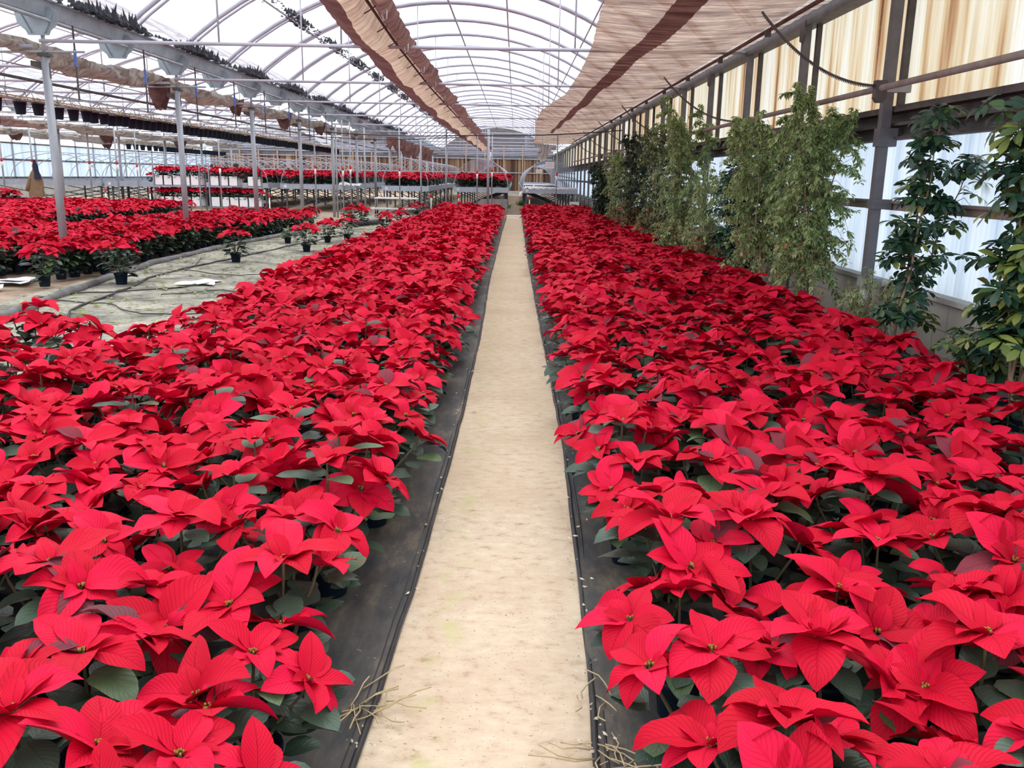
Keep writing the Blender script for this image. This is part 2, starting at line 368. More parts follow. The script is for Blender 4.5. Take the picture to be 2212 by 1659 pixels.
def link(name, me, parent=None, loc=None):
    o = bpy.data.objects.new(name, me); COL.objects.link(o)
    if parent is not None: o.parent = parent
    if loc is not None: o.location = loc
    return o
def part(name, g, mats, parent):
    return link(name, g.mesh(name, mats), parent)
def tag(o, label=None, cat=None, group=None, kind=None):
    if label: o['label'] = label
    if cat: o['category'] = cat
    if group: o['group'] = group
    if kind: o['kind'] = kind
    return o
def thing(name, label, cat, loc=(0, 0, 0), rz=0, group=None, scale=1.0):
    o = bpy.data.objects.new(name, None); COL.objects.link(o); o.location = loc; o.rotation_euler = (0, 0, rz)
    o.scale = (scale,)*3; o.empty_display_size = 0.1
    return tag(o, label, cat, group)
def solo(name, g, mats, label, cat, group=None, loc=None, kind=None):
    o = link(name, g.mesh(name, mats), None, loc); return tag(o, label, cat, group, kind)
def struct(name, g, mats):
    o = link(name, g.mesh(name, mats)); o['kind'] = 'structure'; return o
_ones = 'zeroth first second third fourth fifth sixth seventh eighth ninth tenth eleventh twelfth thirteenth fourteenth fifteenth sixteenth seventeenth eighteenth nineteenth'.split()
_tens = {2: 'twent', 3: 'thirt', 4: 'fort', 5: 'fift', 6: 'sixt', 7: 'sevent', 8: 'eight', 9: 'ninet'}
def nth(n):
    if n < 20: return _ones[n]
    t, o = divmod(n, 10)
    return _tens[t]+'ieth' if o == 0 else _tens[t]+'y-'+_ones[o]

# ------------------------------------------------------------------ vectorised leaves
def make_leaves(L, W, pitch, droop, fold, twist, wave, ph, nu, nv, a=0.65, b=0.95, cup=None):
    """local leaves: growing along +X from the origin, upper side +Z. all args arrays (n,)."""
    n = len(L); t = np.linspace(0, 1, nv+1); s = np.linspace(-1, 1, nu+1)
    tt = t[None, :]
    ang = pitch[:, None]-droop[:, None]*tt**1.3
    dx = np.cos(ang); dz = np.sin(ang); st = (L/nv)[:, None]
    cx = np.concatenate([np.zeros((n, 1)), np.cumsum((dx[:, 1:]+dx[:, :-1])/2*st, 1)], 1)
    cz = np.concatenate([np.zeros((n, 1)), np.cumsum((dz[:, 1:]+dz[:, :-1])/2*st, 1)], 1)
    tm = a/(a+b); mx = tm**a*(1-tm)**b
    sh = np.clip(t, 1e-4, 1)**a*np.clip(1-t, 0, 1)**b/mx
    hw = (W/2)[:, None]*np.maximum(sh, 0.012)[None, :]
    tw = twist[:, None]*tt
    S = s[None, None, :]
    lat = hw[:, :, None]*S
    nrm = hw[:, :, None]*np.abs(S)*fold[:, None, None]
    nrm = nrm+(wave*L)[:, None, None]*np.sin(2*PI*(1.6*tt[:, :, None])+ph[:, None, None]+S*1.3)*(S**2)*np.minimum(1, sh)[None, :, None]
    if cup is not None: nrm = nrm-(cup*L)[:, None, None]*S**2*sh[None, :, None]
    ca, sa = np.cos(tw)[:, :, None], np.sin(tw)[:, :, None]
    y = lat*ca-nrm*sa; up_ = lat*sa+nrm*ca
    X = cx[:, :, None]-np.sin(ang)[:, :, None]*up_; Z = cz[:, :, None]+np.cos(ang)[:, :, None]*up_
    V = np.stack([X, y, Z], -1)
    uv = np.stack([np.broadcast_to((S+1)/2, X.shape), np.broadcast_to(tt[:, :, None], X.shape)], -1)
    return V, uv
def rotz(V, az):
    c, s = np.cos(az), np.sin(az); c = c.reshape(c.shape+(1,)*(V.ndim-2)); s = s.reshape(s.shape+(1,)*(V.ndim-2))
    return np.stack([V[..., 0]*c-V[..., 1]*s, V[..., 0]*s+V[..., 1]*c, V[..., 2]], -1)
def grid_faces(n, nu, nv):
    k = (nu+1)*(nv+1); i, j = np.meshgrid(np.arange(nu), np.arange(nv)); a = (j*(nu+1)+i).ravel()
    q = np.stack([a, a+1, a+nu+2, a+nu+1], -1)
    return (q[None]+(np.arange(n)*k)[:, None, None]).reshape(-1, 4)
class LB:
    def __init__(s, nu, nv): s.nu, s.nv = nu, nv; s.V = []; s.U = []; s.T = []
    def add(s, V, uv, tint):
        n = len(V); s.V.append(V.reshape(n, -1, 3)); s.U.append(uv.reshape(n, -1, 2)); s.T.append(np.repeat(tint[:, None], V.shape[1]*V.shape[2], 1))
    def arrays(s):
        V = np.concatenate(s.V); return V, np.concatenate(s.U), np.concatenate(s.T)
    def mesh(s, name, mat):
        V, U, T = s.arrays(); return mesh_from(name, V.reshape(-1, 3), grid_faces(len(V), s.nu, s.nv), mat, U.reshape(-1, 2), T.ravel())

def poinsettia_data(rng, hi, spread=0.17, height=0.47, nheads=5, low=False, greener=0.0, big=1.05, bushy=False):
    """returns bract LB, leaf LB, head list, stem polylines"""
    bu, bv, lu, lv = (4, 9, 4, 7) if hi else (2, 4, 2, 3)
    B, Lf = LB(bu, bv), LB(lu, lv); heads = []
    az0 = rng.uniform(0, 2*PI)
    for h in range(nheads):
        if h == 0: r = rng.uniform(0, 0.03); a = 0
        else: r = spread*rng.uniform(0.75, 1.15); a = az0+2*PI*(h-1)/(nheads-1)+rng.uniform(-.3, .3)
        z = height-0.25*r+rng.uniform(-0.03, 0.03)-(0.04 if h else 0)
        heads.append((r*math.cos(a), r*math.sin(a), z, a, 0.1+r*2.3+rng.uniform(-.1, .1)))
    for (x, y, z, a, tilt) in heads:
        nb = rng.integers(6, 9)
        ni = 0 if not hi else rng.integers(2, 4)
        n = nb+ni; sz = rng.uniform(0.86, 1.16)*big
        az = np.concatenate([2*PI*np.arange(nb)/nb, rng.uniform(0, 2*PI, ni)])+rng.uniform(-.3, .3, n)+rng.uniform(0, 6)
        L = np.concatenate([rng.uniform(0.095, 0.148, nb), rng.uniform(0.05, 0.075, ni)])*sz
        if not hi: L = L*1.12
        W = L*rng.uniform(0.54, 0.70, n)
        pit = np.concatenate([rng.uniform(0.15, 0.7, nb), rng.uniform(0.6, 1.0, ni)])
        V, uv = make_leaves(L, W, pit, rng.uniform(0.5, 1.25, n), rng.uniform(0.1, 0.55, n), rng.uniform(-.5, .5, n), rng.uniform(0.0, 0.05, n), rng.uniform(0, 6, n), bu, bv, cup=rng.uniform(-.02, .05, n))
        V = V+np.array([0.008, 0, 0]); V = rotz(V, az)
        tl = min(tilt, 0.75); c, s_ = math.cos(tl), math.sin(tl)
        Rt = np.array([[c, 0, s_], [0, 1, 0], [-s_, 0, c]]); Ra = np.array([[math.cos(a), -math.sin(a), 0], [math.sin(a), math.cos(a), 0], [0, 0, 1]])
        Rm = Ra@Rt@Ra.T
        V = V@Rm.T+np.array([x, y, z])
        tint = rng.uniform(0.05, 0.85, n); tint[rng.random(n) < 0.028] = rng.uniform(0.93, 1.0)
        B.add(V, uv, tint)
        nl = (rng.integers(7, 10) if hi else 7)+(6 if bushy else 0)
        az = rng.uniform(0, 2*PI, nl)
        out = a+rng.normal(0, 1.0, nl); az = np.where(rng.random(nl) < (0.6 if tilt > 0.3 else 0), out, az)
        zz = z-rng.uniform(0.03, 0.31 if bushy else 0.24, nl)
        L = rng.uniform(0.09, 0.145, nl); W = L*rng.uniform(0.6, 0.78, nl)
        V, uv = make_leaves(L, W, rng.uniform(-0.15, 0.45, nl), rng.uniform(0.3, 1.1, nl), rng.uniform(0.0, 0.35, nl), rng.uniform(-.4, .4, nl), rng.uniform(0, 0.03, nl), rng.uniform(0, 6, nl), lu, lv, a=0.5, b=0.8, cup=rng.uniform(0, .06, nl))
        V = rotz(V+np.array([0.035, 0, 0]), az); f = (zz-0.12)/(z-0.12)
        V = V+np.stack([x*(0.3+0.7*f), y*(0.3+0.7*f), zz], -1)[:, None, None, :]
        t = rng.uniform(0, 0.8, nl); t[rng.random(nl) < 0.08+greener] = rng.uniform(0.9, 1.0)
        Lf.add(V, uv, t)
    return B, Lf, heads
def pot_g(r=0.075, h=0.145, o=(0, 0, 0)):
    g = G(); g.lathe([(0, 0), (r*0.74, 0), (r*0.76, 0.004), (r*0.96, h*0.86), (r*1.04, h*0.87), (r*1.05, h), (r*0.97, h), (r*0.93, h*0.88), (0, h*0.88)], 20, o); return g
def stems_g(heads, rng, k=6, z0=0.12):
    g = G()
    for (x, y, z, a, t) in heads:
        g.tube([(x*0.1, y*0.1, z0), (x*0.45, y*0.45, z0+(z-z0)*0.45), (x*0.9, y*0.9, z0+(z-z0)*0.85), (x, y, z+0.004)], [0.006, 0.005, 0.004, 0.004], k, False)
    return g
def centre_g(heads, rng):
    g = G()
    for (x, y, z, a, t) in heads:
        for q in range(7):
            an = rng.uniform(0, 6.28); r = 0.009*math.sqrt(rng.random()); c = (x+r*math.cos(an), y+r*math.sin(an), z+0.006+rng.uniform(0, .006))
            g.lathe([(0.0005, -.006), (0.0026, -.002), (0.003, .001), (0.0016, .003), (0.0003, .004)], 6, c)
    return g
PROTO = []
def make_proto(seed, **kw):
    rng = np.random.default_rng(seed)
    B, Lf, heads = poinsettia_data(rng, True, **kw)
    hm = []
    for q in range(len(heads)):
        one = LB(B.nu, B.nv); one.V, one.U, one.T = [B.V[q]], [B.U[q]], [B.T[q]]
        hm.append((one.mesh('flower_head', 'bract'), centre_g([heads[q]], rng).mesh('flower_center', 'cyathia')))
    return dict(pot=pot_g().mesh('pot', 'pot_plastic'), stem=stems_g(heads, rng).mesh('stem', 'stem'), foliage=Lf.mesh('foliage', 'leaf'), heads=hm)
for k in range(10): PROTO.append(make_proto(100+k, nheads=4+(k % 2), spread=0.155+0.01*(k % 4), height=0.45+0.01*(k % 3)))
OPEN = [make_proto(150+k, nheads=3+(k % 2), spread=0.15+0.01*(k % 4), height=0.44+0.015*(k % 3), big=1.12) for k in range(10)]
TALL = [make_proto(300+k, nheads=5+k % 2, spread=0.165, height=0.50, greener=0.06, bushy=True) for k in range(5)]
def place_poinsettia(p, x, y, rz, label, group=None, s=1.0, z=0.0, tilt=(0, 0), name='poinsettia'):
    t = thing(name, label, 'poinsettia', (x, y, z), rz, group, s); t.rotation_euler = (tilt[0], tilt[1], rz)
    for nm in ('pot', 'stem', 'foliage'): link(nm, p[nm], t)
    for hm_, cm_ in p['heads']:
        h_ = link('flower_head', hm_, t)
        if y < 5.5: link('flower_center', cm_, h_)
    return t
R = random.Random(5)

# ------------------------------------------------------------------ layout constants
XG, XW, BAY = -6.45, 3.22, 9.65     # gutter line, right wall, bay width
XC = (XG+3.2)/2
Y0, ARCH, YEND = 12.4, 2.38, 76.0
GZ = 3.55
# ------------------------------------------------------------------ the ground
def xl(y): return float(np.interp(y, [0.5, 1.95, 3.0, 4.3, 5.7, 8.3, 13, 24, 33], [-.46, -.385, -.34, -.32, -.305, -.305, -.345, -.33, -.29]))
def xr(y): return float(np.interp(y, [0.5, 1.96, 2.56, 3.4, 4.8, 6.3, 9.6, 18, 33], [.22, .232, .255, .27, .295, .29, .27, .25, .26]))
g = G(); g.box(-27, 3.6, -2, 80, -0.3, -0.03)
struct('floor', g, 'bed_sand')
g = G(); g.grid(lambda u, v: (xl(0.5+v*33.2)-0.02+u*(xr(0.5+v*33.2)-xl(0.5+v*33.2)+0.04), 0.5+v*33.2, 0.004*math.sin(9*v*33)*math.sin(7*u)), 6, 160)
tag(struct('sand_path', g, 'path_sand'), 'sandy beige walkway between the two beds of poinsettias', 'path')
g = G(); g.box(-0.3, 0.28, 33.75, 34.25, -0.03, 0.03)
tag(struct('path_slab', g, 'white_plastic'), 'pale slab across the far end of the sandy walkway', 'slab')
g = G(); g.box(-0.9, 0.6, 34.3, 75.5, -0.03, 0.0)
tag(struct('back_path', g, 'bed_sand'), 'sandy path running on between the far benches', 'path')
def tarp(x0f, x1f, y0, y1, seed, name, label):
    rr = random.Random(seed); ph = [rr.uniform(0, 6) for _ in range(6)]
    def fn(u, v):
        y = y0+v*(y1-y0); a, b = x0f(y), x1f(y); x = a+(b-a)*u
        z = 0.012+0.012*math.sin(3.1*y+ph[0])*math.sin(5*x+ph[1])+0.010*math.sin(26*x+ph[2]+0.4*math.sin(1.3*y))*math.exp(-abs(abs(x)-0.5)*4)
        return (x, y, max(z, 0.004))
    g = G(); g.grid(fn, 36, 170)
    return tag(struct(name, g, 'black_ground_cloth'), label, 'ground cloth')
tarp(lambda y: -2.75 if y > 7.2 else -3.9, lambda y: xl(y), 0.5, 33, 1, 'ground_cloth', 'black woven ground cloth under the poinsettia bed beside the open aisle')
tarp(lambda y: xr(y), lambda y: 2.95, 0.5, 33, 2, 'ground_cloth', 'black woven ground cloth under the poinsettia bed beside the block wall')
for f, lab, sg in ((xl, 'black folded hem of the ground cloth along the aisle bed edge of the path', -1), (xr, 'black folded hem of the ground cloth along the wall bed edge of the path', 1)):
    g = G(); rr = random.Random(3+sg)
    g.tube([(f(y)+sg*0.008+rr.uniform(-.004, .004), y, 0.012+rr.uniform(-.002, .003)) for y in np.linspace(0.5, 33, 150)], 0.010, 6)
    g.tube([(f(y)+sg*0.035+rr.uniform(-.004, .004), y, 0.010) for y in np.linspace(0.5, 33, 150)], 0.005, 6)
    solo('cloth_hem', g, 'black_rubber', lab, 'hem')
g = G(); g.grid(lambda u, v: (-5.85+u*3.15, 5+v*29, 0.006+0.008*math.sin(5*u+v*60)*math.sin(9*v*7)), 30, 140)
tag(struct('aisle_fabric', g, 'aisle_fabric'), 'dirty grey-green ground fabric of the open aisle', 'ground cloth')
def kerb(pts, r, lab):
    g = G(); rr = random.Random(len(lab)); P = []
    for k in range(len(pts)-1):
        for q in range(14):
            t = q/14; P.append((pts[k][0]+(pts[k+1][0]-pts[k][0])*t+rr.uniform(-.03, .03), pts[k][1]+(pts[k+1][1]-pts[k][1])*t, r*0.7))
    P.append((pts[-1][0], pts[-1][1], r*.7)); g.tube(P, [r*(0.8+0.4*rr.random()) for _ in P], 8)
    solo('rolled_cloth_edge', g, 'kerb_fabric', lab, 'rolled cloth')
kerb([(-5.15, 8.6), (-5.55, 11.5), (-5.85, 14), (-5.8, 18), (-5.45, 22.5)], 0.052, 'rolled dark ground cloth edging the aisle side of the loose poinsettias')
kerb([(-7.3, 9.6), (-7.5, 12.4), (-7.6, 14.5)], 0.07, 'short rolled dark cloth lying behind the small group of loose pots')
kerb([(-10.2, 19), (-10.5, 23), (-10.7, 28)], 0.06, 'rolled grey cloth edging the bed beyond the loose pots')
g = G(); g.tube([(-4.6, 25.2, 0.08), (-4.1, 27.2, 0.08)], 0.085, 12); solo('black_pipe', g, 'black_rubber', 'thick black plastic pipe lying at the far end of the open aisle', 'pipe')
def hose(pts, r, lab):
    g = G(); P = []
    for k in range(len(pts)-1):
        for q in range(8):
            t = q/8; P.append((pts[k][0]*(1-t)+pts[k+1][0]*t+0.03*math.sin(k*3+t*5), pts[k][1]*(1-t)+pts[k+1][1]*t, 0.024+0.006*math.sin(q+k)))
    g.tube(P, r, 6); solo('drip_hose', g, 'black_rubber', lab, 'hose')
hose([(-4.3, 8.0), (-4.75, 9.3), (-4.9, 10.6), (-5.15, 12.4), (-5.0, 14.6), (-4.75, 17), (-4.4, 20), (-4.1, 23)], 0.014, 'long black drip hose winding along the dirty aisle')
hose([(-7.6, 11.0), (-6.8, 11.5), (-6.3, 11.6)], 0.012, 'short black hose end beside white paper scraps')
hose([(-5.6, 10.0), (-5.3, 10.5), (-4.6, 10.9), (-3.9, 12.0)], 0.009, 'thin black hose branching across the aisle')

# ------------------------------------------------------------------ poinsettia beds
LEFTX = [-0.64-0.352*k for k in range(6)]
RIGHTX = [0.49+0.335*k for k in range(7)]
ROW = 0.345; NROW_HI = 18; YF = 1.12
cnt = 0
def bed_spots(xs, seed):
    rr = random.Random(seed); out = []
    r = 0
    while True:
        y = YF+r*ROW*(1 if r < 30 else 1.0)
        if y > 32.4: break
        for c, x in enumerate(xs):
            out.append((r, c, x+rr.uniform(-.035, .035)+(0.09 if r % 2 else -0.04)*(0.6 if c not in (0, len(xs)-1) else 0.25), y+rr.uniform(-.05, .05), rr.uniform(0, 6.28), rr.uniform(0.9, 1.1)))
        r += 1
    return out
LS, RS = bed_spots(LEFTX, 11), bed_spots(RIGHTX, 12)
rest = []          # (x, y, z, rot, scale, tall)
for side, spots in (('aisle-side', LS), ('wall-side', RS)):
    for (r, c, x, y, rz, s) in spots:
        if r < NROW_HI:
            cc = 'edge plant beside the path' if c == 0 else nth(c+1)+' plant from the path'
            lab = f'red poinsettia in {side} bed, {nth(r+1)} row from front end, {cc}'
            # plants on the path edge lean out a little
            lean = (0.0, 0.0)
            place_poinsettia((OPEN if side == 'wall-side' or y < 2.6 else PROTO)[R.randrange(10)], x, y, rz, lab, f'poinsettias in the {side} bed', s, 0.0, lean); cnt += 1
        else: rest.append((x, y, 0, rz, s, 0 if side == 'aisle-side' else 3))
# four plants widening the bed towards the aisle
for (x, y, s, lab) in [(-3.02, 5.05, 1.0, 'red poinsettia standing out on the open aisle side of the bed, full round head'), (-3.45, 5.45, 1.05, 'red poinsettia on the aisle corner of the bed, half cut by the frame edge'),
                       (-2.93, 5.75, 1.0, 'red poinsettia at the aisle corner, tall single head over bare ground'), (-3.35, 6.0, 1.05, 'red poinsettia on the aisle corner behind the half cut plant'), (-2.8, 4.5, 1.0, 'red poinsettia just outside the bed edge in front of the aisle corner group'), (-3.3, 4.75, 1.0, 'red poinsettia at frame edge in front of the aisle corner group')]:
    place_poinsettia(TALL[cnt % 5], x, y, cnt*1.7, lab, 'poinsettias on the aisle corner', s); cnt += 1
# loose pots on the aisle and the ragged front of the next bed
loose = [(-6.11, 11.25, 'red poinsettia in black pot with yellowing lower leaves beside paper scraps'), (-6.25, 12.3, 'red poinsettia in black pot just behind the yellowing one'),
         (-6.0, 12.7, 'red poinsettia in black pot leaning against its neighbour near the rolled cloth'), (-5.22, 11.5, 'red poinsettia in black pot standing on the rolled cloth with two tiers of bracts'),
         (-4.70, 14.7, 'single red poinsettia standing alone beside the drip hose on the aisle'), (-4.02, 16.9, 'thin leggy red poinsettia leaning by the bed edge on the aisle'),
         (-4.12, 19.3, 'tall red poinsettia behind the leggy one on the aisle'), (-3.8, 19.9, 'red poinsettia with bright green lower leaf beside the bed edge'),
         (-4.5, 26.0, 'small red poinsettia near black pipe end'), (-4.9, 26.3, 'red poinsettia in dark pot between the posts near the black pipe'), (-5.9, 25.5, 'red poinsettia alone in front of the benches'),
         (-3.4, 23.3, 'red poinsettia in the sparse pair by the far bed edge'), (-3.15, 24.2, 'red poinsettia with orange tinged bracts by the far bed edge'), (-3.2, 28.8, 'small red poinsettia in front of the low trolley'),
         (-7.25, 11.9, 'red poinsettia at frame edge beside paper scraps'), (-7.6, 12.5, 'red poinsettia in back of the frame edge pair'), (-7.0, 12.9, 'red poinsettia behind the paper scraps')]
for k, (x, y, lab) in enumerate(loose):
    place_poinsettia(TALL[k % 5], x, y, k*2.1, lab, 'loose potted poinsettias on the aisle', 1.10+0.08*math.sin(k*5)); cnt += 1
g_t = thing('green_poinsettia', 'all green poinsettia in black pot without any red bracts', 'poinsettia', (-4.87, 18.8, 0))
rng = np.random.default_rng(77); B, Lf, hd = poinsettia_data(rng, True, spread=0.1, height=0.42, nheads=5, greener=0.6)
link('pot', PROTO[0]['pot'], g_t); link('foliage', Lf.mesh('foliage', 'leaf'), g_t); part('stem', stems_g(hd, rng), 'stem', g_t)
# second bed: front rows individual, rest in the mass
rr = random.Random(21); row2 = []
y = 12.0; i = 0
while y < 24.5:
    for c in range(7):
        x = -6.25-c*0.34+rr.uniform(-.06, .06)+(0.35 if y > 19 else 0)+(0.25 if y > 22 else 0)
        if y < 12.8 and 0 < c < 3: continue
        if y > 23 and rr.random() < 0.5: continue
        row2.append((c, i, x, y+rr.uniform(-.06, .06)))
    y += 0.37; i += 1
for (c, i, x, y) in row2:
    if c < 2 and i < 24 and cnt < 300:
        lab = f'red poinsettia in the bed behind the rolled cloth, {"front" if c == 0 else "second"} line, {nth(i+1)} from the near end'
        place_poinsettia(TALL[(c*3+i) % 5], x, y, rr.uniform(0, 6), lab, 'poinsettias in the bed behind the rolled cloth', rr.uniform(0.95, 1.12)); cnt += 1
    else: rest.append((x, y, 0, rr.uniform(0, 6), rr.uniform(0.95, 1.12), 1))
# third bed farther over
y = 13.5
while y < 29.5:
    x = -9.3 if y < 17.5 else -10.9
    while x > -19.5:
        if abs(x) < 0.62*y+1.2: rest.append((x+rr.uniform(-.06, .06), y+rr.uniform(-.06, .06), 0, rr.uniform(0, 6), rr.uniform(0.95, 1.12), 1))
        x -= 0.36
    y += 0.37
for k in range(7): rest.append((-19.2+rr.uniform(-.3, .3)+0.45*k, 28.8+rr.uniform(-.3, .3), 0.1, k, 1.4, 1))
# benches (x0, x1, y0, y1, hoops, plants)
BENCHES = [(-2.42, -0.28, 35.0, 72, 'tunnel bench beside the path with poinsettias and end film', True),
           (-5.25, -3.43, 35.0, 72, 'tunnel bench of bright red poinsettias behind the low trolley', True),
           (-9.40, -6.92, 35.6, 60, 'tunnel bench of poinsettias with white cloth scrap on its rim', True),
           (-12.9, -10.1, 36.2, 60, 'tunnel bench of poinsettias behind the box carts', True),
           (-16.0, -13.6, 34.6, 58, 'mostly empty tunnel bench with two small poinsettias at its corner', False),
           (-20.6, -16.15, 34.6, 58, 'long empty tunnel bench behind the hanging brown coat', False),
           (0.30, 2.45, 35.0, 70, 'tunnel bench near the wall with white cloth and dark trays', False)]
for bi, (x0, x1, y0, y1, lab, pl) in enumerate(BENCHES):
    if not pl: continue
    y = y0+0.3
    while y < min(y1, 62):
        nx = int((x1-x0)/0.36)
        for k in range(nx):
            if y-y0 > 6 and 0 < k < nx-1 and bi != 0: continue
            rest.append((x0+0.2+(x1-x0-0.4)*k/(nx-1)+rr.uniform(-.05, .05), y+rr.uniform(-.04, .04), 0.97, rr.uniform(0, 6), rr.uniform(0.85, 1.1)*1.12, 2))
        y += 0.40 if y < y0+8 else 0.6
for (x, y) in ((-14.35, 34.95), (-13.85, 35.0)): rest.append((x, y, 1.0, 1.0, 0.8, 1))
# carts of boxed plants
CARTS = [(-12.62, -11.05, 31.0, 'tall plant cart nearest the coat with long rows of white boxes and poinsettias', [(0, 5), (0, 5)]), (-10.75, -9.1, 31.2, 'tall plant cart with a gap between its upper white boxes', [(0, 5), (0, 5)])]
for ci, (x0, x1, y0, lab, _) in enumerate(CARTS):
    for zz in (0.40, 1.13):
        for k in range(7):
            for q in range(2):
                rest.append((x0+0.12+(x1-x0-0.2)*k/6, y0+0.15+0.3*q, zz+0.02, k*1.3+q, 0.93, 4))
# build the rest as one mass
LOD = []
for k in range(12):
    rng = np.random.default_rng(500+k); tall = 4 <= k < 8
    B, Lf, hd = poinsettia_data(rng, False, spread=0.15, height=0.49 if tall else 0.46, nheads=5 if k < 8 else 4, bushy=tall)
    LOD.append((B.arrays(), Lf.arrays(), tall))
def build_rest():
    vs_, fs, us, ts, ms = [], [], [], [], []; off = 0
    for (x, y, z, rz, s, ty) in rest:
        ids = [8, 9, 10, 11] if ty == 3 else ([4, 5, 6, 7] if ty else [0, 1, 2, 3])
        (BV, BU, BT), (LV, LU, LT), _ = LOD[ids[R.randrange(4)]]
        c, sn = math.cos(rz)*s, math.sin(rz)*s
        for V, U, T, nu, nv, mi in ((BV, BU, BT, 2, 4, 0), (LV, LU, LT, 2, 3, 1)):
            P = V.reshape(-1, 3); Q = np.empty_like(P); Q[:, 0] = P[:, 0]*c-P[:, 1]*sn+x; Q[:, 1] = P[:, 0]*sn+P[:, 1]*c+y; Q[:, 2] = P[:, 2]*s+z
            f = grid_faces(len(V), nu, nv)+off; off += len(P)
            vs_.append(Q); fs.append(f); us.append(U.reshape(-1, 2)); ts.append(T.ravel()); ms.append(np.full(len(f), mi, np.int32))
        # the pot: a ring of ten quads
        if ty == 1:
            a = np.arange(10)*2*PI/10; P = np.concatenate([np.stack([np.cos(a)*0.06*s+x, np.sin(a)*0.06*s+y, np.full(10, z)], -1), np.stack([np.cos(a)*0.078*s+x, np.sin(a)*0.078*s+y, np.full(10, z+0.145*s)], -1)])
            i = np.arange(10); f = np.stack([i, (i+1) % 10, (i+1) % 10+10, i+10], -1)+off; off += 20
            vs_.append(P); fs.append(f); us.append(np.zeros((20, 2))); ts.append(np.zeros(20)); ms.append(np.full(10, 2, np.int32))
    me = mesh_from('poinsettias', np.concatenate(vs_), np.concatenate(fs), ['bract', 'leaf', 'pot_plastic'], np.concatenate(us), np.concatenate(ts))
    me.polygons.foreach_set('material_index', np.concatenate(ms)); me.update()
    return tag(link('poinsettias', me), 'all farther red poinsettias filling the back of the beds, carts and tunnel benches', 'poinsettias', kind='stuff')
build_rest()
print('individual poinsettias', cnt, 'rest', len(rest))

# ------------------------------------------------------------------ greenhouse shell
# right wall: blocks, lower pale panels, upper stained panels
g = G(); g.box(3.30, 3.50, -1, 76, -0.03, 0.62); wl = struct('wall_right', g, 'concrete_block')
g = G(); g.box(3.24, 3.5, -1, 76, 0.62, 0.66); struct('trim_1', g, 'concrete_curb')
def corrugated(x, y0, y1, z0, z1, name, mat, pitch=0.066, amp=0.009):
    n = int((y1-y0)/pitch)*4; g = G()
    v = []; f = []
    for i in range(n+1):
        y = y0+(y1-y0)*i/n; xx = x+amp*math.sin(2*PI*i/4)
        v += [(xx, y, z0), (xx, y, z1)]
    for i in range(n): f.append((2*i, 2*i+2, 2*i+3, 2*i+1))
    g.add(v, f, True); return struct(name, g, mat)
corrugated(3.36, -1, 76, 0.66, 1.95, 'wall_right_lower_panels', 'pale_panel')
corrugated(3.36, -1, 76, 2.02, 3.42, 'wall_right_upper_panels', 'stained_panel', 0.05, 0.006)
g = G(); g.box(3.27, 3.34, -1, 76, 1.27, 1.35); g.box(3.24, 3.27, -1, 76, 1.33, 1.35); struct('trim_2', g, 'pipe_brown')
g = G()
g.box(3.26, 3.33, -1, 76, 1.86, 1.90); g.box(3.30, 3.33, -1, 76, 1.90, 2.10); g.box(3.20, 3.30, -1, 76, 1.97, 1.995); g.box(3.18, 3.33, -1, 76, 2.08, 2.13); g.box(3.20, 3.22, -1, 76, 1.86, 1.88)
struct('trim_3', g, 'dark_steel')
g = G(); g.box(3.10, 3.34, -1, 76, 3.17, 3.26); g.box(3.08, 3.11, -1, 76, 3.12, 3.28); struct('trim_4', g, 'dark_steel')
ypost = [7.68-2.3*k for k in (3, 2, 1)]+[7.68+2.32*k for k in range(0, 30)]
for k, y in enumerate([p for p in ypost if p > 5]):
    t = thing('wall_post', f'grey steel post on the block wall side, {nth(k+1)} from the front', 'post', (3.13, y, 0), 0, 'wall side posts')
    g = G(); g.box(-0.04, 0.04, -0.04, 0.04, 0.62, 3.2); part('pole', g, 'wall_steel', t)
    g = G(); g.tube([(0, 0, 0), (0, 0, 0.66)], 0.052, 12); part('base_sleeve', g, 'galvanised', t)
    g = G(); g.box(-0.06, 0.12, -0.06, 0.06, 0.60, 0.68); part('bracket', g, 'galvanised', t); g = G(); g.box(-0.05, 0.12, -0.055, 0.055, 1.28, 1.36); part('bracket', g, 'wall_steel', t); g = G(); g.box(-0.055, 0.10, -0.06, 0.06, 1.80, 1.95); part('bracket', g, 'wall_steel', t)
    if k % 2 == 0:
        g = G(); g.prism([(-0.10, 3.18), (-0.10, 3.02), (-0.04, 2.95), (0.05, 2.98), (0.08, 3.18)], 'x', -0.06, -0.04); part('gusset', g, 'dark_steel', t)
for k, y in enumerate([p+0.14 for p in ypost if p > 4]):
    g = G(); g.box(3.28, 3.335, y-0.025, y+0.025, 2.1, 3.2)
    solo('mullion', g, 'dark_steel', f'dark vertical mullion between stained panels, {nth(k+1)} from the front', 'mullion', 'dark mullions of the stained panels')
g = G(); g.tube([(2.93, 2.0, 2.235), (2.93, 20, 2.25), (2.93, 45, 2.27)], 0.025, 10)
solo('vent_shaft', g, 'pipe_brown', 'long brown vent shaft pipe running along the wall posts', 'pipe')
yr = [7.35+4.64*k for k in range(6)]
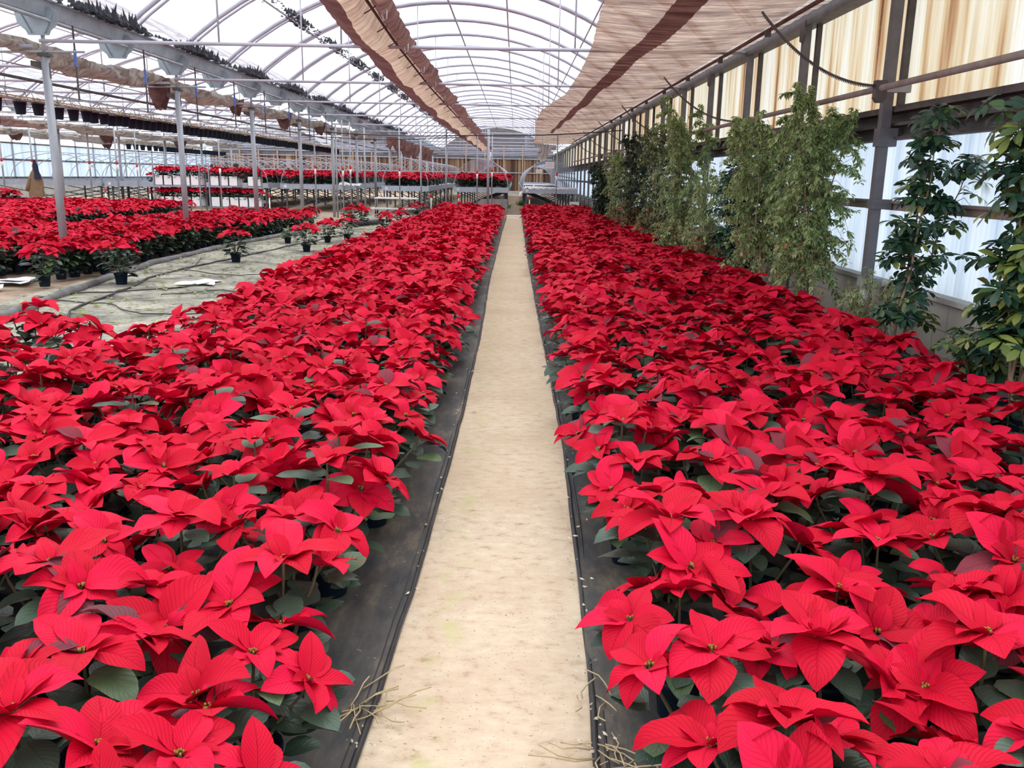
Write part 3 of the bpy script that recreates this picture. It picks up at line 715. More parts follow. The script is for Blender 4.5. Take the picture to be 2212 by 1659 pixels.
for k, y in enumerate(yr):
    t = thing('vent_rack', f'curved toothed vent rack with gear housing, {nth(k+1)} from the front', 'vent rack', (2.93, y, 2.24), 0, 'curved vent racks')
    g = G(); g.box(-0.045, 0.045, -0.035, 0.035, -0.07, 0.06); g.prism([(-0.05, -0.07), (0.05, -0.07), (0.02, -0.11), (-0.02, -0.11)], 'y', -0.035, 0.035); part('gear_housing', g, 'dark_steel', t)
    arc = []
    for q in range(17):
        a = q/16; arc.append((-0.02-0.98*a, 0.0, 0.02+0.02*a+0.52*a**2.1))
    g = G(); g.tube(arc, 0.010, 6)
    for q in range(70):
        a = q/70; x, z = -0.02-0.98*a, 0.02+0.02*a+0.52*a**2.1; g.box(x-0.003, x+0.003, -0.005, 0.005, z-0.020, z-0.006)
    part('toothed_arm', g, 'dark_steel', t)
    g = G(); g.box(0.0, 0.24, -0.03, 0.03, -0.03, 0.03); part('mounting_arm', g, 'galvanised', t)
# roof arches, ties, purlins, gutters
RISE, HALF = 1.92, BAY/2
RAD = (HALF**2+RISE**2)/(2*RISE)
def arc_z(dx, off=0.0):   # height above gutter line at offset dx from the centre
    return GZ+RISE-RAD+math.sqrt((RAD+off)**2-dx*dx)
def arch_pts(xc, y, off=0.0, n=22):
    return [(xc+dx, y, arc_z(dx, off)) for dx in np.linspace(-HALF, HALF, n+1)]
arch_me = None
narch = int((YEND-Y0)/ARCH)
bays = [(XC, 'bed bay', 'over the walkway'), (XC-BAY, 'hanging pot bay', 'over the hanging pots'), (XC-2*BAY, 'outer bay', 'over the outermost bay')]
for bi, (xc, bn, bl) in enumerate(bays):
    ga = G(); ga.tube([(p[0]-xc, 0, p[2]) for p in arch_pts(xc, 0)], 0.040 if bi == 0 else 0.036, 8); am = ga.mesh('roof_arch', 'galvanised_roof')
    gb = G(); gb.tube([(p[0]-xc, 0, p[2]) for p in arch_pts(xc, 0, 0.0)], 0.024, 6); bm_ = gb.mesh('film_rib', 'galvanised_roof')
    for k in range(-2, narch+1):
        y = Y0+k*ARCH
        if bi and y > 62: continue
        o = link('roof_arch', am, None, (xc, y, 0)); tag(o, f'curved grey roof arch {bl}, {nth(k+3)} from the front', 'roof arch', f'roof arches {bl}')
        if y < 44:
            o = link('film_rib', bm_, None, (xc, y+0.30, 0.02)); tag(o, f'thin roof rib {bl}, beside the {nth(k+3)} arch from the front', 'roof rib', f'thin roof ribs {bl}')
    # tie rods with hangers
    tz = 3.17 if bi == 0 else 3.1
    for k in range(-1, narch//2+1 if bi == 0 else 30):
        y = Y0+k*(2 if bi == 0 else 1)*ARCH
        if bi and y > 62: continue
        t = thing('roof_tie', f'straight horizontal roof tie {bl}, {nth(k+2)} from the front', 'roof tie', (xc, y, 0), 0, f'roof ties {bl}')
        g = G(); g.tube([(-HALF, 0, tz), (HALF-0.1, 0, tz)], 0.024, 8); part('tie_rod', g, 'galvanised_roof', t)
        for dx in (-2.4, -0.75, 2.4) if bi == 0 else (-2.4, 2.4):
            g = G(); g.tube([(dx, 0, tz), (dx, 0, arc_z(dx))], 0.014, 6); part('hanger', g, 'galvanised_roof', t)
    for pi_, dx in enumerate((-3.2, -1.5, 0.0, 1.37, 3.2)):
        g = G(); g.tube([(xc+dx, 4, arc_z(dx)-0.03), (xc+dx, YEND if bi == 0 else 62, arc_z(dx)-0.03)], 0.02 if dx else 0.026, 6)
        solo('purlin', g, 'galvanised_roof', f'long roof purlin {bl}, {nth(pi_+1)} from the gutter side', 'purlin', f'purlins {bl}')
    # cover film
    g = G(); g.grid(lambda u, v, xc=xc: (xc-HALF+u*BAY, -2+v*(78 if xc > -5 else 66), arc_z(-HALF+u*BAY)+0.06), 24, 4)
    struct('ceiling_film', g, 'roof_film')
# gutters on their saddles and posts
for gi, (gx, gl) in enumerate(((XG, 'between the bed bay and the hanging pot bay'), (XG-BAY, 'beyond the hanging pots'))):
    g = G(); yE = 76 if gi == 0 else 62
    g.prism([(gx-0.17, 3.68), (gx-0.16, 3.68), (gx-0.10, 3.50), (gx+0.10, 3.50), (gx+0.16, 3.68), (gx+0.17, 3.68), (gx+0.115, 3.475), (gx-0.115, 3.475)], 'y', 4, yE)
    g.tube([(gx+0.19, 4, 3.68), (gx+0.19, yE, 3.68)], 0.018, 6); g.tube([(gx+0.17, 4, 3.42), (gx+0.17, yE, 3.42)], 0.022, 6)
    solo('gutter', g, 'gutter_metal', 'long galvanised roof gutter '+gl, 'gutter')
    for k in range(-1, 24 if gi == 0 else 20):
        y = Y0+k*ARCH
        g = G(); g.prism([(-0.30, 3.52), (-0.27, 3.38), (-0.17, 3.30), (-0.14, 3.24), (0.14, 3.24), (0.17, 3.30), (0.27, 3.38), (0.30, 3.52), (0.2, 3.60), (-0.2, 3.60)], 'y', -0.006, 0.006)
        g.prism([(-0.22, 3.50), (-0.10, 3.27), (-0.08, 3.27), (-0.2, 3.50)], 'y', -0.03, 0.03); g.prism([(0.22, 3.50), (0.10, 3.27), (0.08, 3.27), (0.2, 3.50)], 'y', -0.03, 0.03)
        solo('gutter_saddle', g, 'gutter_metal', f'galvanised saddle plate under the gutter {gl.split()[0]} the {"beds" if gi == 0 else "pots"}, {nth(k+2)} from the front', 'saddle plate', 'gutter saddle plates '+gl, (gx, y, 0))
    for k in range(0, 13 if gi == 0 else 10):
        y = Y0+k*2*ARCH+0.1
        if gi == 0:
            t = thing('gutter_post', f'grey round post under the bed bay gutter, {nth(k+1)} from the front', 'post', (gx, y, 0), 0, 'posts under the bed bay gutter')
        else:
            t = thing('gutter_post', f'darker post under the gutter beyond the hanging pots, {nth(k+1)} from the front', 'post', (gx, y, 0), 0, 'posts under the outer gutter')
        g = G(); g.tube([(0, 0, -0.03), (0, 0, 3.0)], 0.055, 12); part('pole', g, 'galvanised', t)
        g = G(); g.tube([(0, 0, 3.0), (0, 0, 3.3)], 0.028, 10); part('upper_pole', g, 'galvanised', t)
        g = G(); g.box(-0.075, 0.075, -0.06, 0.06, 2.98, 3.02); g.prism([(-0.20, 2.86), (0.0, 2.80), (0.06, 2.70), (0.06, 2.9), (-0.2, 2.93)], 'y', -0.012, 0.012); part('bracket', g, 'dark_steel', t)
        if gi == 0 and k < 8:
            g = G(); g.tube([(-0.9, 0, 3.03), (0.55, 0, 3.05)], 0.017, 8); part('cross_arm', g, 'galvanised', t)
# dark strips hung from the gutter with blue tape
for k in range(8):
    y = Y0+0.55+k*2.38*1.0
    t = thing('hanging_strap', f'dark strap with blue tape hanging under the bed bay gutter, {nth(k+1)} from the front', 'strap', (XG+0.2, y, 0), 0, 'dark straps under the gutter')
    g = G(); g.box(-0.012, 0.012, -0.006, 0.006, 2.45, 3.45); part('strap', g, 'dark_steel', t)
    g = G(); g.box(-0.018, 0.018, -0.012, 0.012, 2.9, 3.14); part('tape', g, 'blue_tape', t)
# leaf litter shreds on the roof beside the gutter and along the purlin
def shreds(name, label, fx, y0, y1, n, size, seed, fz, tex='dark_cloth'):
    rr = random.Random(seed); g = G()
    for _ in range(n):
        y = y0+(y1-y0)*rr.random()**1.0; den = 0.5+0.5*math.sin(y*1.7+seed)
        if rr.random() > 0.25+0.75*den: continue
        x = fx(y)+rr.uniform(-.06, .16); z = fz(x)+rr.uniform(0, .03); h = size*rr.uniform(0.3, 1.0)*(0.4+den)
        a = rr.uniform(-.9, .3)
        g.add([(x-0.03, y-0.03, z), (x+0.03, y+0.03, z), (x+math.sin(a)*h+0.005, y, z+abs(math.cos(a))*h), (x+0.02, y-0.03, z-0.008)], [(0, 1, 2), (0, 3, 2), (1, 3, 2), (0, 1, 3)])
    o = solo(name, g, tex, label, 'litter', kind='stuff')
shreds('roof_litter', 'dark leaf litter piled on the film beside the long gutter', lambda y: XG+0.28, 11, 50, 2800, 0.19, 3, lambda x: 3.66)
shreds('roof_litter', 'dark leaf shreds caught along the first roof purlin', lambda y: XC-3.2, 14, 70, 3200, 0.11, 5, lambda x: arc_z(x-XC)-0.05)

# left outer wall (pale blue film wall), curb, rails
g = G(); g.box(-26.1, -25.9, 20, 76, -0.03, 0.95); struct('wall_left', g, 'concrete_curb')
corrugated(-26.0, 20, 76, 0.95, 2.75, 'wall_left_panels', 'pale_panel', 0.3, 0.02)
g = G(); g.box(-25.97, -25.9, 20, 76, 1.85, 1.95); g.box(-25.97, -25.88, 20, 76, 2.70, 2.78); g.box(-25.97, -25.88, 20, 76, 0.93, 1.05); struct('trim_5', g, 'dark_steel')
for k in range(24):
    g = G(); g.box(-25.95, -25.88, 0, 0.07, 0.9, 3.5)
    solo('wall_stud', g, 'galvanised', f'grey stud of the pale outer wall, {nth(k+1)} from the front', 'stud', 'studs of the pale outer wall', (0, 24+2.2*k, 0))
# end wall
g = G(); g.box(-26, 3.4, 76.0, 76.15, 0, 3.0); struct('wall_back', g, 'slatted_boards')
g = G()
for xc, _, _ in bays:
    pts = [(xc+dx, arc_z(dx)) for dx in np.linspace(-HALF, HALF, 21)]; g.prism([(xc-HALF, 3.0)]+pts+[(xc+HALF, 3.0)], 'y', 76.0, 76.1)
struct('wall_back_gable', g, 'end_upper')
g = G(); g.box(-26, 3.4, 75.7, 76, 0, 0.28); struct('trim_6', g, 'concrete_curb')
g = G()
for z in (2.9, 1.75, 3.3, 3.7): g.box(-26, 3.3, 75.85, 75.95, z, z+0.07)
struct('trim_7', g, 'bench_metal')
k = 0
for x in np.arange(-25, 3.2, 1.6):
    k += 1; g = G(); g.box(-0.06, 0.06, -0.05, 0.05, 0, 4.0 if abs(x-XC) < 4 else 3.4)
    solo('timber_post', g, 'timber_post', f'pale timber post of the slatted back wall, {nth(k)} from the outer wall', 'post', 'timber posts of the back wall', (float(x), 75.8, 0))

# ------------------------------------------------------------------ shade cloths
rs = np.random.default_rng(9)
def sm_noise(seed, n=400, step=0.25):
    r = np.random.default_rng(seed); a = r.normal(0, 1, n); a = np.convolve(a, [.2, .2, .2, .2, .2], 'same'); return lambda y: float(np.interp(y/step, np.arange(n), a))
n1, n2, n3, n4 = sm_noise(1), sm_noise(2), sm_noise(3), sm_noise(4)
def right_edge_cloth(y): return float(np.interp(y, [4, 9, 11.5, 15, 19, 23, 28, 36, 45], [0.78, 0.84, 0.95, 1.04, 1.0, 0.66, 0.60, 0.78, 0.9]))
ct = thing('shade_cloth', 'wide tan brown shade cloth sagging over the wall-side bed', 'shade cloth', (0, 0, 0))
def rc(u, v):
    y = 4+v*42; a = right_edge_cloth(y)+0.03*n1(y); b = 3.02; x = a+(b-a)*u
    z = 3.20-0.10*math.sin(PI*u)*(0.8+0.3*math.sin(y*2*PI/4.76))+0.012*n2(y*1.7)*math.sin(6*u)+0.006*math.sin(y*21+3*u)-0.03*(1-u)**4
    return (x, y, z)
g = G(); g.grid(lambda u, v: rc(u*0.89, v), 24, 420); part('cloth', g, 'shade_net', ct)
g = G(); g.grid(lambda u, v: rc(0.89+u*0.11, v), 3, 420); part('border_strip', g, 'shade_net_faded', ct)
def rc2(u, v):
    y = 4+v*30; c = 1.64-0.012*(y-8)+0.012*n3(y*0.6); wd = 0.13*(1.25-0.8*v)+0.01*n4(y*0.4); x = c-wd+2*wd*u
    a = right_edge_cloth(y); uu = (x-a)/(3.02-a); p = rc(uu, v*30/42); return (x, y, p[2]-0.012)
g = G(); g.grid(rc2, 6, 300); part('doubled_strip', g, 'shade_net_double', ct)
g = G(); g.tube([(2.78, 4, 3.13), (2.80, 12, 3.13), (2.80, 26, 3.14), (2.8, 45, 3.16)], 0.022, 8); part('edge_pipe', g, 'shade_net_double', ct)
for k in range(9):
    g = G(); g.box(2.76, 2.82, 8+2.3*k-.02, 8+2.3*k+.02, 3.06, 3.13); part('clip', g, 'dark_steel', ct)
def rtail(u, v): return (0.85+1.2*u+0.35*math.sin(v*2.5)*(1-u), 45.6+0.3*math.sin(u*9+v*4), 3.1-v*0.9*(0.3+0.7*math.sin(PI*min(1, u*1.3+.1))))
g = G(); g.grid(rtail, 14, 10); part('hanging_tail', g, 'shade_net_faded', ct)
# bunched cloth in the middle
cl = thing('shade_cloth', 'reddish brown bunched shade cloth hanging down the middle of the bed bay', 'shade cloth', (0, 0, 0))
def lx(y): return float(np.interp(y, [5, 9.2, 12, 18, 31, 60], [-1.96, -2.02, -2.2, -2.42, -2.62, -2.3]))
def rx(y): return float(np.interp(y, [5, 9.2, 12, 18, 31, 60], [-1.22, -1.30, -1.36, -1.42, -1.40, -1.45]))
prof = [(0.0, 0.0), (0.10, -0.05), (0.25, -0.13), (0.42, -0.16), (0.55, -0.10), (0.66, 0.02), (0.70, 0.05), (0.74, 0.0), (0.84, -0.09), (0.94, -0.06), (1.0, 0.03)]
pu = [p[0] for p in prof]; pz = [p[1] for p in prof]
def lc(u, v):
    y = 5+v*50; a, b = lx(y)+0.04*n2(y)*(1-u), rx(y)+0.05*n3(y*1.3)*u
    z = 3.22+float(np.interp(u, pu, pz))*(1+0.25*math.sin(y*1.32))+0.004*math.sin(y*16+u*5)+0.012*n1(y*2)*math.sin(9*u)-0.003*max(0, y-30)
    return (a+(b-a)*u, y, z)
def fe(v): return 0.40+0.045*n4(v*50)+0.02*n1(v*90)
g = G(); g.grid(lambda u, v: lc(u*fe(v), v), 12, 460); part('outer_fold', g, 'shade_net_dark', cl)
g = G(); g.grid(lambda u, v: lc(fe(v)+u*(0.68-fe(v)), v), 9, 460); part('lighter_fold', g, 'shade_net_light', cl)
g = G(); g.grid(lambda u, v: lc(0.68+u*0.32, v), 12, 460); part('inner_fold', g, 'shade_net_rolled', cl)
g = G(); g.tube([(float(np.interp(0.69, [0, 1], [lx(y), rx(y)])), y, 3.20) for y in np.linspace(5, 55, 60)], 0.016, 8); part('carrier_pipe', g, 'dark_steel', cl)
for k in range(14):
    y = 8.6+k*1.19; x = lx(y)+(rx(y)-lx(y))*0.69
    g = G(); g.tube([(x-0.09, y, 3.14), (x, y, 3.19), (x+0.05, y, 3.23)], 0.007, 5); part('clip', g, 'dark_steel', cl)
for k in range(6):
    y = 9.6+k*2.38; x = lx(y)+(rx(y)-lx(y))*0.86
    g = G(); g.tube([(x, y, 3.11), (x+0.02, y+0.02, 3.05), (x+0.05, y, 3.07), (x+0.05, y, 3.16)], 0.008, 6); part('hook', g, 'clip', cl)
g = G(); g.grid(lambda u, v: (-1.72+0.22*u+0.05*math.sin(6*v), 55+0.1*math.sin(9*u), 2.95-0.5*v), 6, 6); part('hanging_tail', g, 'white_cloth', cl)
# faded cloth bundle under the gutter
def bundle(xf, y0, y1, z0, lab, bags, seed, wd=0.22, th=0.12):
    t = thing('shade_cloth', lab, 'shade cloth', (0, 0, 0)); na, nb = sm_noise(seed), sm_noise(seed+50)
    P = []; rrr = []
    g = G()
    def fn(u, v):
        y = y0+v*(y1-y0); a = 2*PI*u; sag = 0.10*abs(math.sin((y-Y0-0.1)*PI/4.76))
        r1 = wd*(0.75+0.5*abs(math.sin((y-Y0-0.1)*PI/4.76))+0.30*na(y*2)); r2 = th*(0.7+0.25*nb(y*2.3)+0.35*abs(math.sin((y-Y0)*PI/4.76)))
        q = 1+0.20*math.sin(3*a+y*2.3)+0.12*math.sin(7*a-y*5)+0.07*math.sin(13*a+y*17)
        return (xf+r1*q*math.cos(a), y, z0-sag+r2*q*math.sin(a)+0.03*na(y))
    g.grid(fn, 18, int((y1-y0)*9)); part('cloth', g, 'shade_net_faded', t)
    for (y, h, wx_) in bags:
        g = G(); rq = random.Random(int(y*10)); ph = rq.uniform(0, 6)
        g.grid(lambda u, v: (xf+0.02+wx_*(1-0.55*v**2)*math.cos(2*PI*u)*(1+0.15*math.sin(2*PI*u*4+ph+v*3)), y+0.16*(1-0.4*v)*math.sin(2*PI*u), z0+0.04-h*v+0.03*math.sin(2*PI*u*3+ph)), 18, 8)
        part('bag_fold', g, 'shade_net_rolled', t)
    return t
bundle(XG-0.42, 6, 42, 3.16, 'faded tan shade cloth bunched below the long gutter', [(17.4, 0.55, 0.20), (22.1, 0.35, 0.18), (26.6, 0.45, 0.20), (31.4, 0.4, 0.2)], 31)
bundle(XG-BAY+0.35, 20, 50, 2.95, 'faded tan shade cloth bunched beyond the hanging pots', [(27, 0.4, 0.25), (34.5, 0.5, 0.3), (42, .5, .3)], 35, 0.5, 0.10)
bundle(XG-BAY-4, 30, 56, 2.95, 'dusty shade cloth bunched over the outermost bay', [(36, 0.4, 0.3), (44, .5, .3)], 41, 0.6, 0.12)
g_ = thing('shade_cloth', 'dark maroon cloth bundle hanging beyond the trolley near the roof', 'shade cloth', (0, 0, 0))
for k in range(7):
    y = 43+k*3; ph = k*1.7; hh = 0.45+0.3*abs(math.sin(k*2.3)); g = G(); g.grid(lambda u, v: (-5.9+0.3*(1-.5*v*v)*math.cos(2*PI*u), y+0.9*math.sin(2*PI*u)*(1-.55*v), 3.2-hh*v*(1+0.35*math.sin(2*PI*u*2+ph))), 16, 6); part('bag_fold', g, 'shade_net_rolled', g_)

# ------------------------------------------------------------------ cable, hanging pots
def sag_line(a, b, sag, n=20): return [(a[0]+(b[0]-a[0])*t, a[1]+(b[1]-a[1])*t, a[2]+(b[2]-a[2])*t-sag*math.sin(PI*t)) for t in np.linspace(0, 1, n)]
g = G(); g.tube(sag_line((-6.45, 26.7, 2.74), (-1.4, 26.5, 2.65), 0.08), 0.017, 6); g.tube(sag_line((-1.4, 26.5, 2.65), (3.1, 26.3, 2.86), 0.06), 0.017, 6)
solo('cable', g, 'black_rubber', 'black cable slung across the house over both beds', 'cable')
g = G(); g.tube(sag_line((-6.45, 26.8, 2.58), (-1.4, 26.6, 2.62), 0.10), 0.012, 6); solo('cable', g, 'black_rubber', 'thinner black cable slung just below the long one', 'cable')
XP = -8.15
g = G(); g.tube([(XP, 8, 2.64), (XP, 44, 2.64)], 0.012, 6); g.box(XP-0.10, XP+0.02, 12, 42, 2.585, 2.60)
solo('pot_rail', g, 'hanging_fibre', 'long rail with brown fibre matting carrying the row of hanging pots', 'rail')
pg = G(); pg.lathe([(0, -0.20), (0.072, -0.20), (0.075, -0.19), (0.098, -0.02), (0.105, -0.02), (0.105, 0), (0.095, 0), (0.09, -0.03), (0, -0.03)], 16); pot_me = pg.mesh('pot', 'pot_plastic')
wires = []; plants = []
for k in range(4):
    rq = random.Random(k); g = G()
    g.tube([(0, 0.095, 0.0), (0, 0.03, 0.10), (0, 0, 0.12)], 0.003, 4); g.tube([(0, -0.095, 0.0), (0, -0.03, 0.10), (0, 0, 0.12)], 0.003, 4); wires.append(g.mesh('hanger', 'dark_steel'))
    rng = np.random.default_rng(900+k); n = 26; lb = LB(2, 3); L = rng.uniform(0.025, 0.05, n); V, uv = make_leaves(L, L*0.6, rng.uniform(-.2, 1, n), rng.uniform(0, 1, n), rng.uniform(0, .3, n), rng.uniform(-.5, .5, n), L*0, L*0, 2, 3)
    V = rotz(V, rng.uniform(0, 6.28, n)); r = rng.uniform(0.0, 0.12, n); a = rng.uniform(0, 6.28, n); V = V+np.stack([r*np.cos(a), r*np.sin(a), rng.uniform(-0.02, 0.09, n)], -1)[:, None, None]
    lb.add(V, uv, rng.uniform(0, 1, n)); plants.append(lb.mesh('seedling', 'ficus_leaf' if k % 2 else 'dry_leaf'))
ys = [14.15, 14.85, 15.4, 16.05, 16.6, 17.1, 17.42, 17.8]; y = 18.15
while y < 41: ys.append(y); y += 0.34+0.03*math.sin(y*3)
ys = [12.6, 13.3]+ys
for k, y in enumerate(ys):
    t = thing('hanging_pot', f'black hanging pot of a straggly seedling, {nth(k+1)} along the long rail', 'hanging pot', (XP+R.uniform(-.01, .01), y, 2.56+R.uniform(-.012, .012)), R.uniform(0, 6), 'black pots hanging along the long rail')
    link('pot', pot_me, t); link('hanger', wires[k % 4], t); link('foliage', plants[k % 4], t)
XP2 = -17.3
g = G(); g.tube([(XP2, 38, 2.75), (XP2, 60, 2.75)], 0.012, 6); solo('pot_rail', g, 'hanging_fibre', 'farther rail over the outer benches carrying small looking pots', 'rail')
for k in range(30):
    y = 40+k*(0.75 if k < 8 else 0.45)
    t = thing('hanging_pot', f'far black hanging pot over the outer benches, {nth(k+1)} along the farther rail', 'hanging pot', (XP2, y, 2.62), R.uniform(0, 6), 'black pots hanging on the farther rail', 1.2)
    link('pot', pot_me, t); link('hanger', wires[k % 4], t); link('foliage', plants[k % 4], t)
# wires with hooks in the hanging pot bay
for wi, (wx_, wz) in enumerate([(-7.2, 2.95), (-9.3, 2.92), (-10.6, 2.95), (-12.0, 2.9), (-13.6, 2.92), (-6.95, 2.72), (-8.6, 2.80), (-11.2, 3.0)]):
    g = G(); g.tube([(wx_, 8, wz), (wx_, 58, wz)], 0.022 if wi in (1, 5) else 0.011, 5)
    solo('wire_line', g, 'dark_steel' if wi in (1, 5) else 'galvanised', f'long hanging wire through the hanging pot bay, {nth(wi+1)} from the gutter', 'wire', 'wires of the hanging pot bay')
    if wi in (1, 2, 6, 7):
        for q in range(22):
            y = 13.5+q*0.85+wi*0.3; g = G(); g.tube([(0, 0, 0), (0, -0.05, 0.03), (0, -0.07, -0.02), (0, -0.01, -0.10), (0, 0.03, -0.16)], 0.007, 5)
            solo('wire_hook', g, 'dark_steel', f'dark wire hook on the {nth(wi+1)} wire from the gutter, {nth(q+1)} from the front', 'hook', f'hooks on the {nth(wi+1)} wire', (wx_, y, wz))

# ------------------------------------------------------------------ benches
def bench(bi, x0, x1, y0, y1, lab, plants_):
    t = thing('tunnel_bench', lab, 'bench', ((x0+x1)/2, y0, 0), 0); hw = (x1-x0)/2; D = y1-y0
    g = G()
    for (a, b, c, d) in ((-hw, hw, -0.03, 0.0), (-hw, hw, D, D+0.03), (-hw-0.02, -hw, -0.03, D), (hw, hw+0.02, -0.03, D)): g.box(a, b, c, d, 0.86, 1.06)
    g.box(-hw, hw, 0, D, 0.90, 0.93); part('tray', g, 'bench_metal', t)
    nl = 7
    for k in range(nl):
        yy = 0.25+k*min(2.4, D/nl)
        for sx_ in (-1, 1):
            g = G(); g.box(sx_*(hw-0.15)-0.03, sx_*(hw-0.15)+0.03, yy, yy+0.06, -0.03, 0.87); part('leg', g, 'bench_leg_metal', t)
        g = G(); g.tube([(-hw+0.15, yy+.03, 0.08), (hw-0.15, yy+.03, 0.84)], 0.017, 5); g.tube([(-hw+0.15, yy+.03, 0.84), (hw-0.15, yy+.03, 0.08)], 0.017, 5)
        g.tube([(hw-0.15, yy, 0.84), (hw-0.15, yy+min(2.4, D/nl), 0.1)], 0.015, 5); part('brace', g, 'bench_leg_metal', t)
    nh = 16
    hs = G(); pts = []
    for q in range(19):
        a = PI*q/18; pts.append((-hw*math.cos(a)*(1.0), 0, 0.95+1.18*math.sin(a)**0.85))
    hs.tube(pts, 0.014, 6); hm = hs.mesh('hoop', 'bench_metal')
    for k in range(nh): link('hoop', hm, t, (0, 0.03+k*1.6, 0))
    g = G(); g.tube([(0, 0, 2.13), (0, nh*1.6, 2.13)], 0.012, 5); part('ridge_wire', g, 'bench_metal', t)
    if bi in (0, 6):
        sg = 1 if bi == 0 else -1
        def fl(u, v): a = PI/2*(0.25+0.75*u)*1.0; return (sg*hw*math.sin(a)*1.02 if False else sg*hw*math.cos(PI/2*(1-u))*1.015, 0.02+v*12, 0.95+1.2*math.sin(PI/2*(1-u))**0.85)
        g = G(); g.grid(fl, 12, 6); part('film', g, 'tunnel_film', t)
    g = G(); g.box(-hw+0.13, -hw+0.23, -0.036, -0.031, 0.91, 1.01); lb = part('number_label', g, 'white_plastic', t)
    txt = {0: '16', 6: '19', 1: '17'}.get(bi)
    if txt:
        SEG = {'1': 'bc', '6': 'afgcde', '9': 'afgbcd', '7': 'abc'}
        g = G()
        for q, ch in enumerate(txt):
            cx = -hw+0.158+0.044*q; w2, h2, th = 0.014, 0.03, 0.006
            R_ = {'a': (-w2, w2, h2-th, h2), 'g': (-w2, w2, -th/2, th/2), 'd': (-w2, w2, -h2, -h2+th), 'f': (-w2, -w2+th, 0, h2), 'e': (-w2, -w2+th, -h2, 0), 'b': (w2-th, w2, 0, h2), 'c': (w2-th, w2, -h2, 0)}
            for sgm in SEG[ch]: a, b, c, d = R_[sgm]; g.box(cx+a, cx+b, -0.038, -0.0361, 0.96+c, 0.96+d)
        part('number', g, 'label_print', lb)
    return t
for bi, b in enumerate(BENCHES): bench(bi, *b)
def lumpy_cloth(name, lab, x0, x1, y0, y1, z, amp, drop, seed, mat='white_cloth'):
    a_, b_ = sm_noise(seed), sm_noise(seed+3); g = G()
    def fn(u, v):
        x = x0+(x1-x0)*u; e = max(0, (0.08-u)/0.08); return (x-0.05*e, y0+(y1-y0)*v+0.02*b_(u*20), z+amp*abs(a_(u*30+v*9))*math.exp(-u*2)+amp*0.4*abs(b_(u*25+v*11))-drop*e-(0.12 if v == 0 else 0)*0.5)
    g.grid(fn, 50, 10); return solo(name, g, mat, lab, 'cloth')
lumpy_cloth('white_cloth', 'crumpled white cloth lying over the front of the bench near the wall', 0.22, 2.5, 34.95, 35.6, 1.07, 0.10, 0.32, 61)
lumpy_cloth('white_cloth', 'small white cloth scrap lying on a bench rim', -7.0, -6.2, 35.5, 35.9, 1.07, 0.1, 0.0, 64)
k = 0
for yy in np.arange(36.5, 48, 0.7):
    for xx in (0.7, 1.25, 1.8):
        k += 1; g = G(); g.box(-0.24, 0.24, -0.15, 0.15, 0, 0.05)
        for q in range(5): g.lathe([(0.03, 0.04), (0.05, 0.12), (0.0, 0.12)], 8, (-0.2+0.1*q, 0, 0))
        solo('plant_tray', g, 'dark_steel', f'dark plant tray on the bench near the wall, {nth(k)} from its front', 'tray', 'dark trays on the bench near the wall', (float(xx), float(yy), 0.94+0.0))
# grey drape hung under the path bench
g = G(); g.grid(lambda u, v: (-1.75+1.45*u, 34.9+0.03*math.sin(u*30), 0.0+0.62*v*(1 if u > 0.3 else 0.4+2*u)), 30, 4); solo('grey_drape', g, 'grey_drape', 'dull grey sheet hung below the bench beside the path', 'sheet')
for (x, y, s, lab) in ((0.05-0.55, 42, 0.30, 'green weed tuft beside the far path under the poinsettia bench'), (0.35, 47, 0.22, 'green weed tuft on the other side of the far path')):
    rng = np.random.default_rng(int(y)); n = 140; lb = LB(2, 4); L = rng.uniform(0.15, 0.45, n); V, uv = make_leaves(L, L*0.1, rng.uniform(0.6, 1.5, n), rng.uniform(0.3, 1.8, n), L*0, L*0, L*0, L*0, 2, 4)
    V = rotz(V, rng.uniform(0, 6.28, n)); V = V+np.stack([rng.normal(0, s*0.5, n), rng.normal(0, s, n), L*0], -1)[:, None, None]; lb.add(V, uv, rng.uniform(0.5, 1, n))
    tag(link('weed_tuft', lb.mesh('weed_tuft', 'moss'), None, (x, y, 0)), lab, 'weeds')
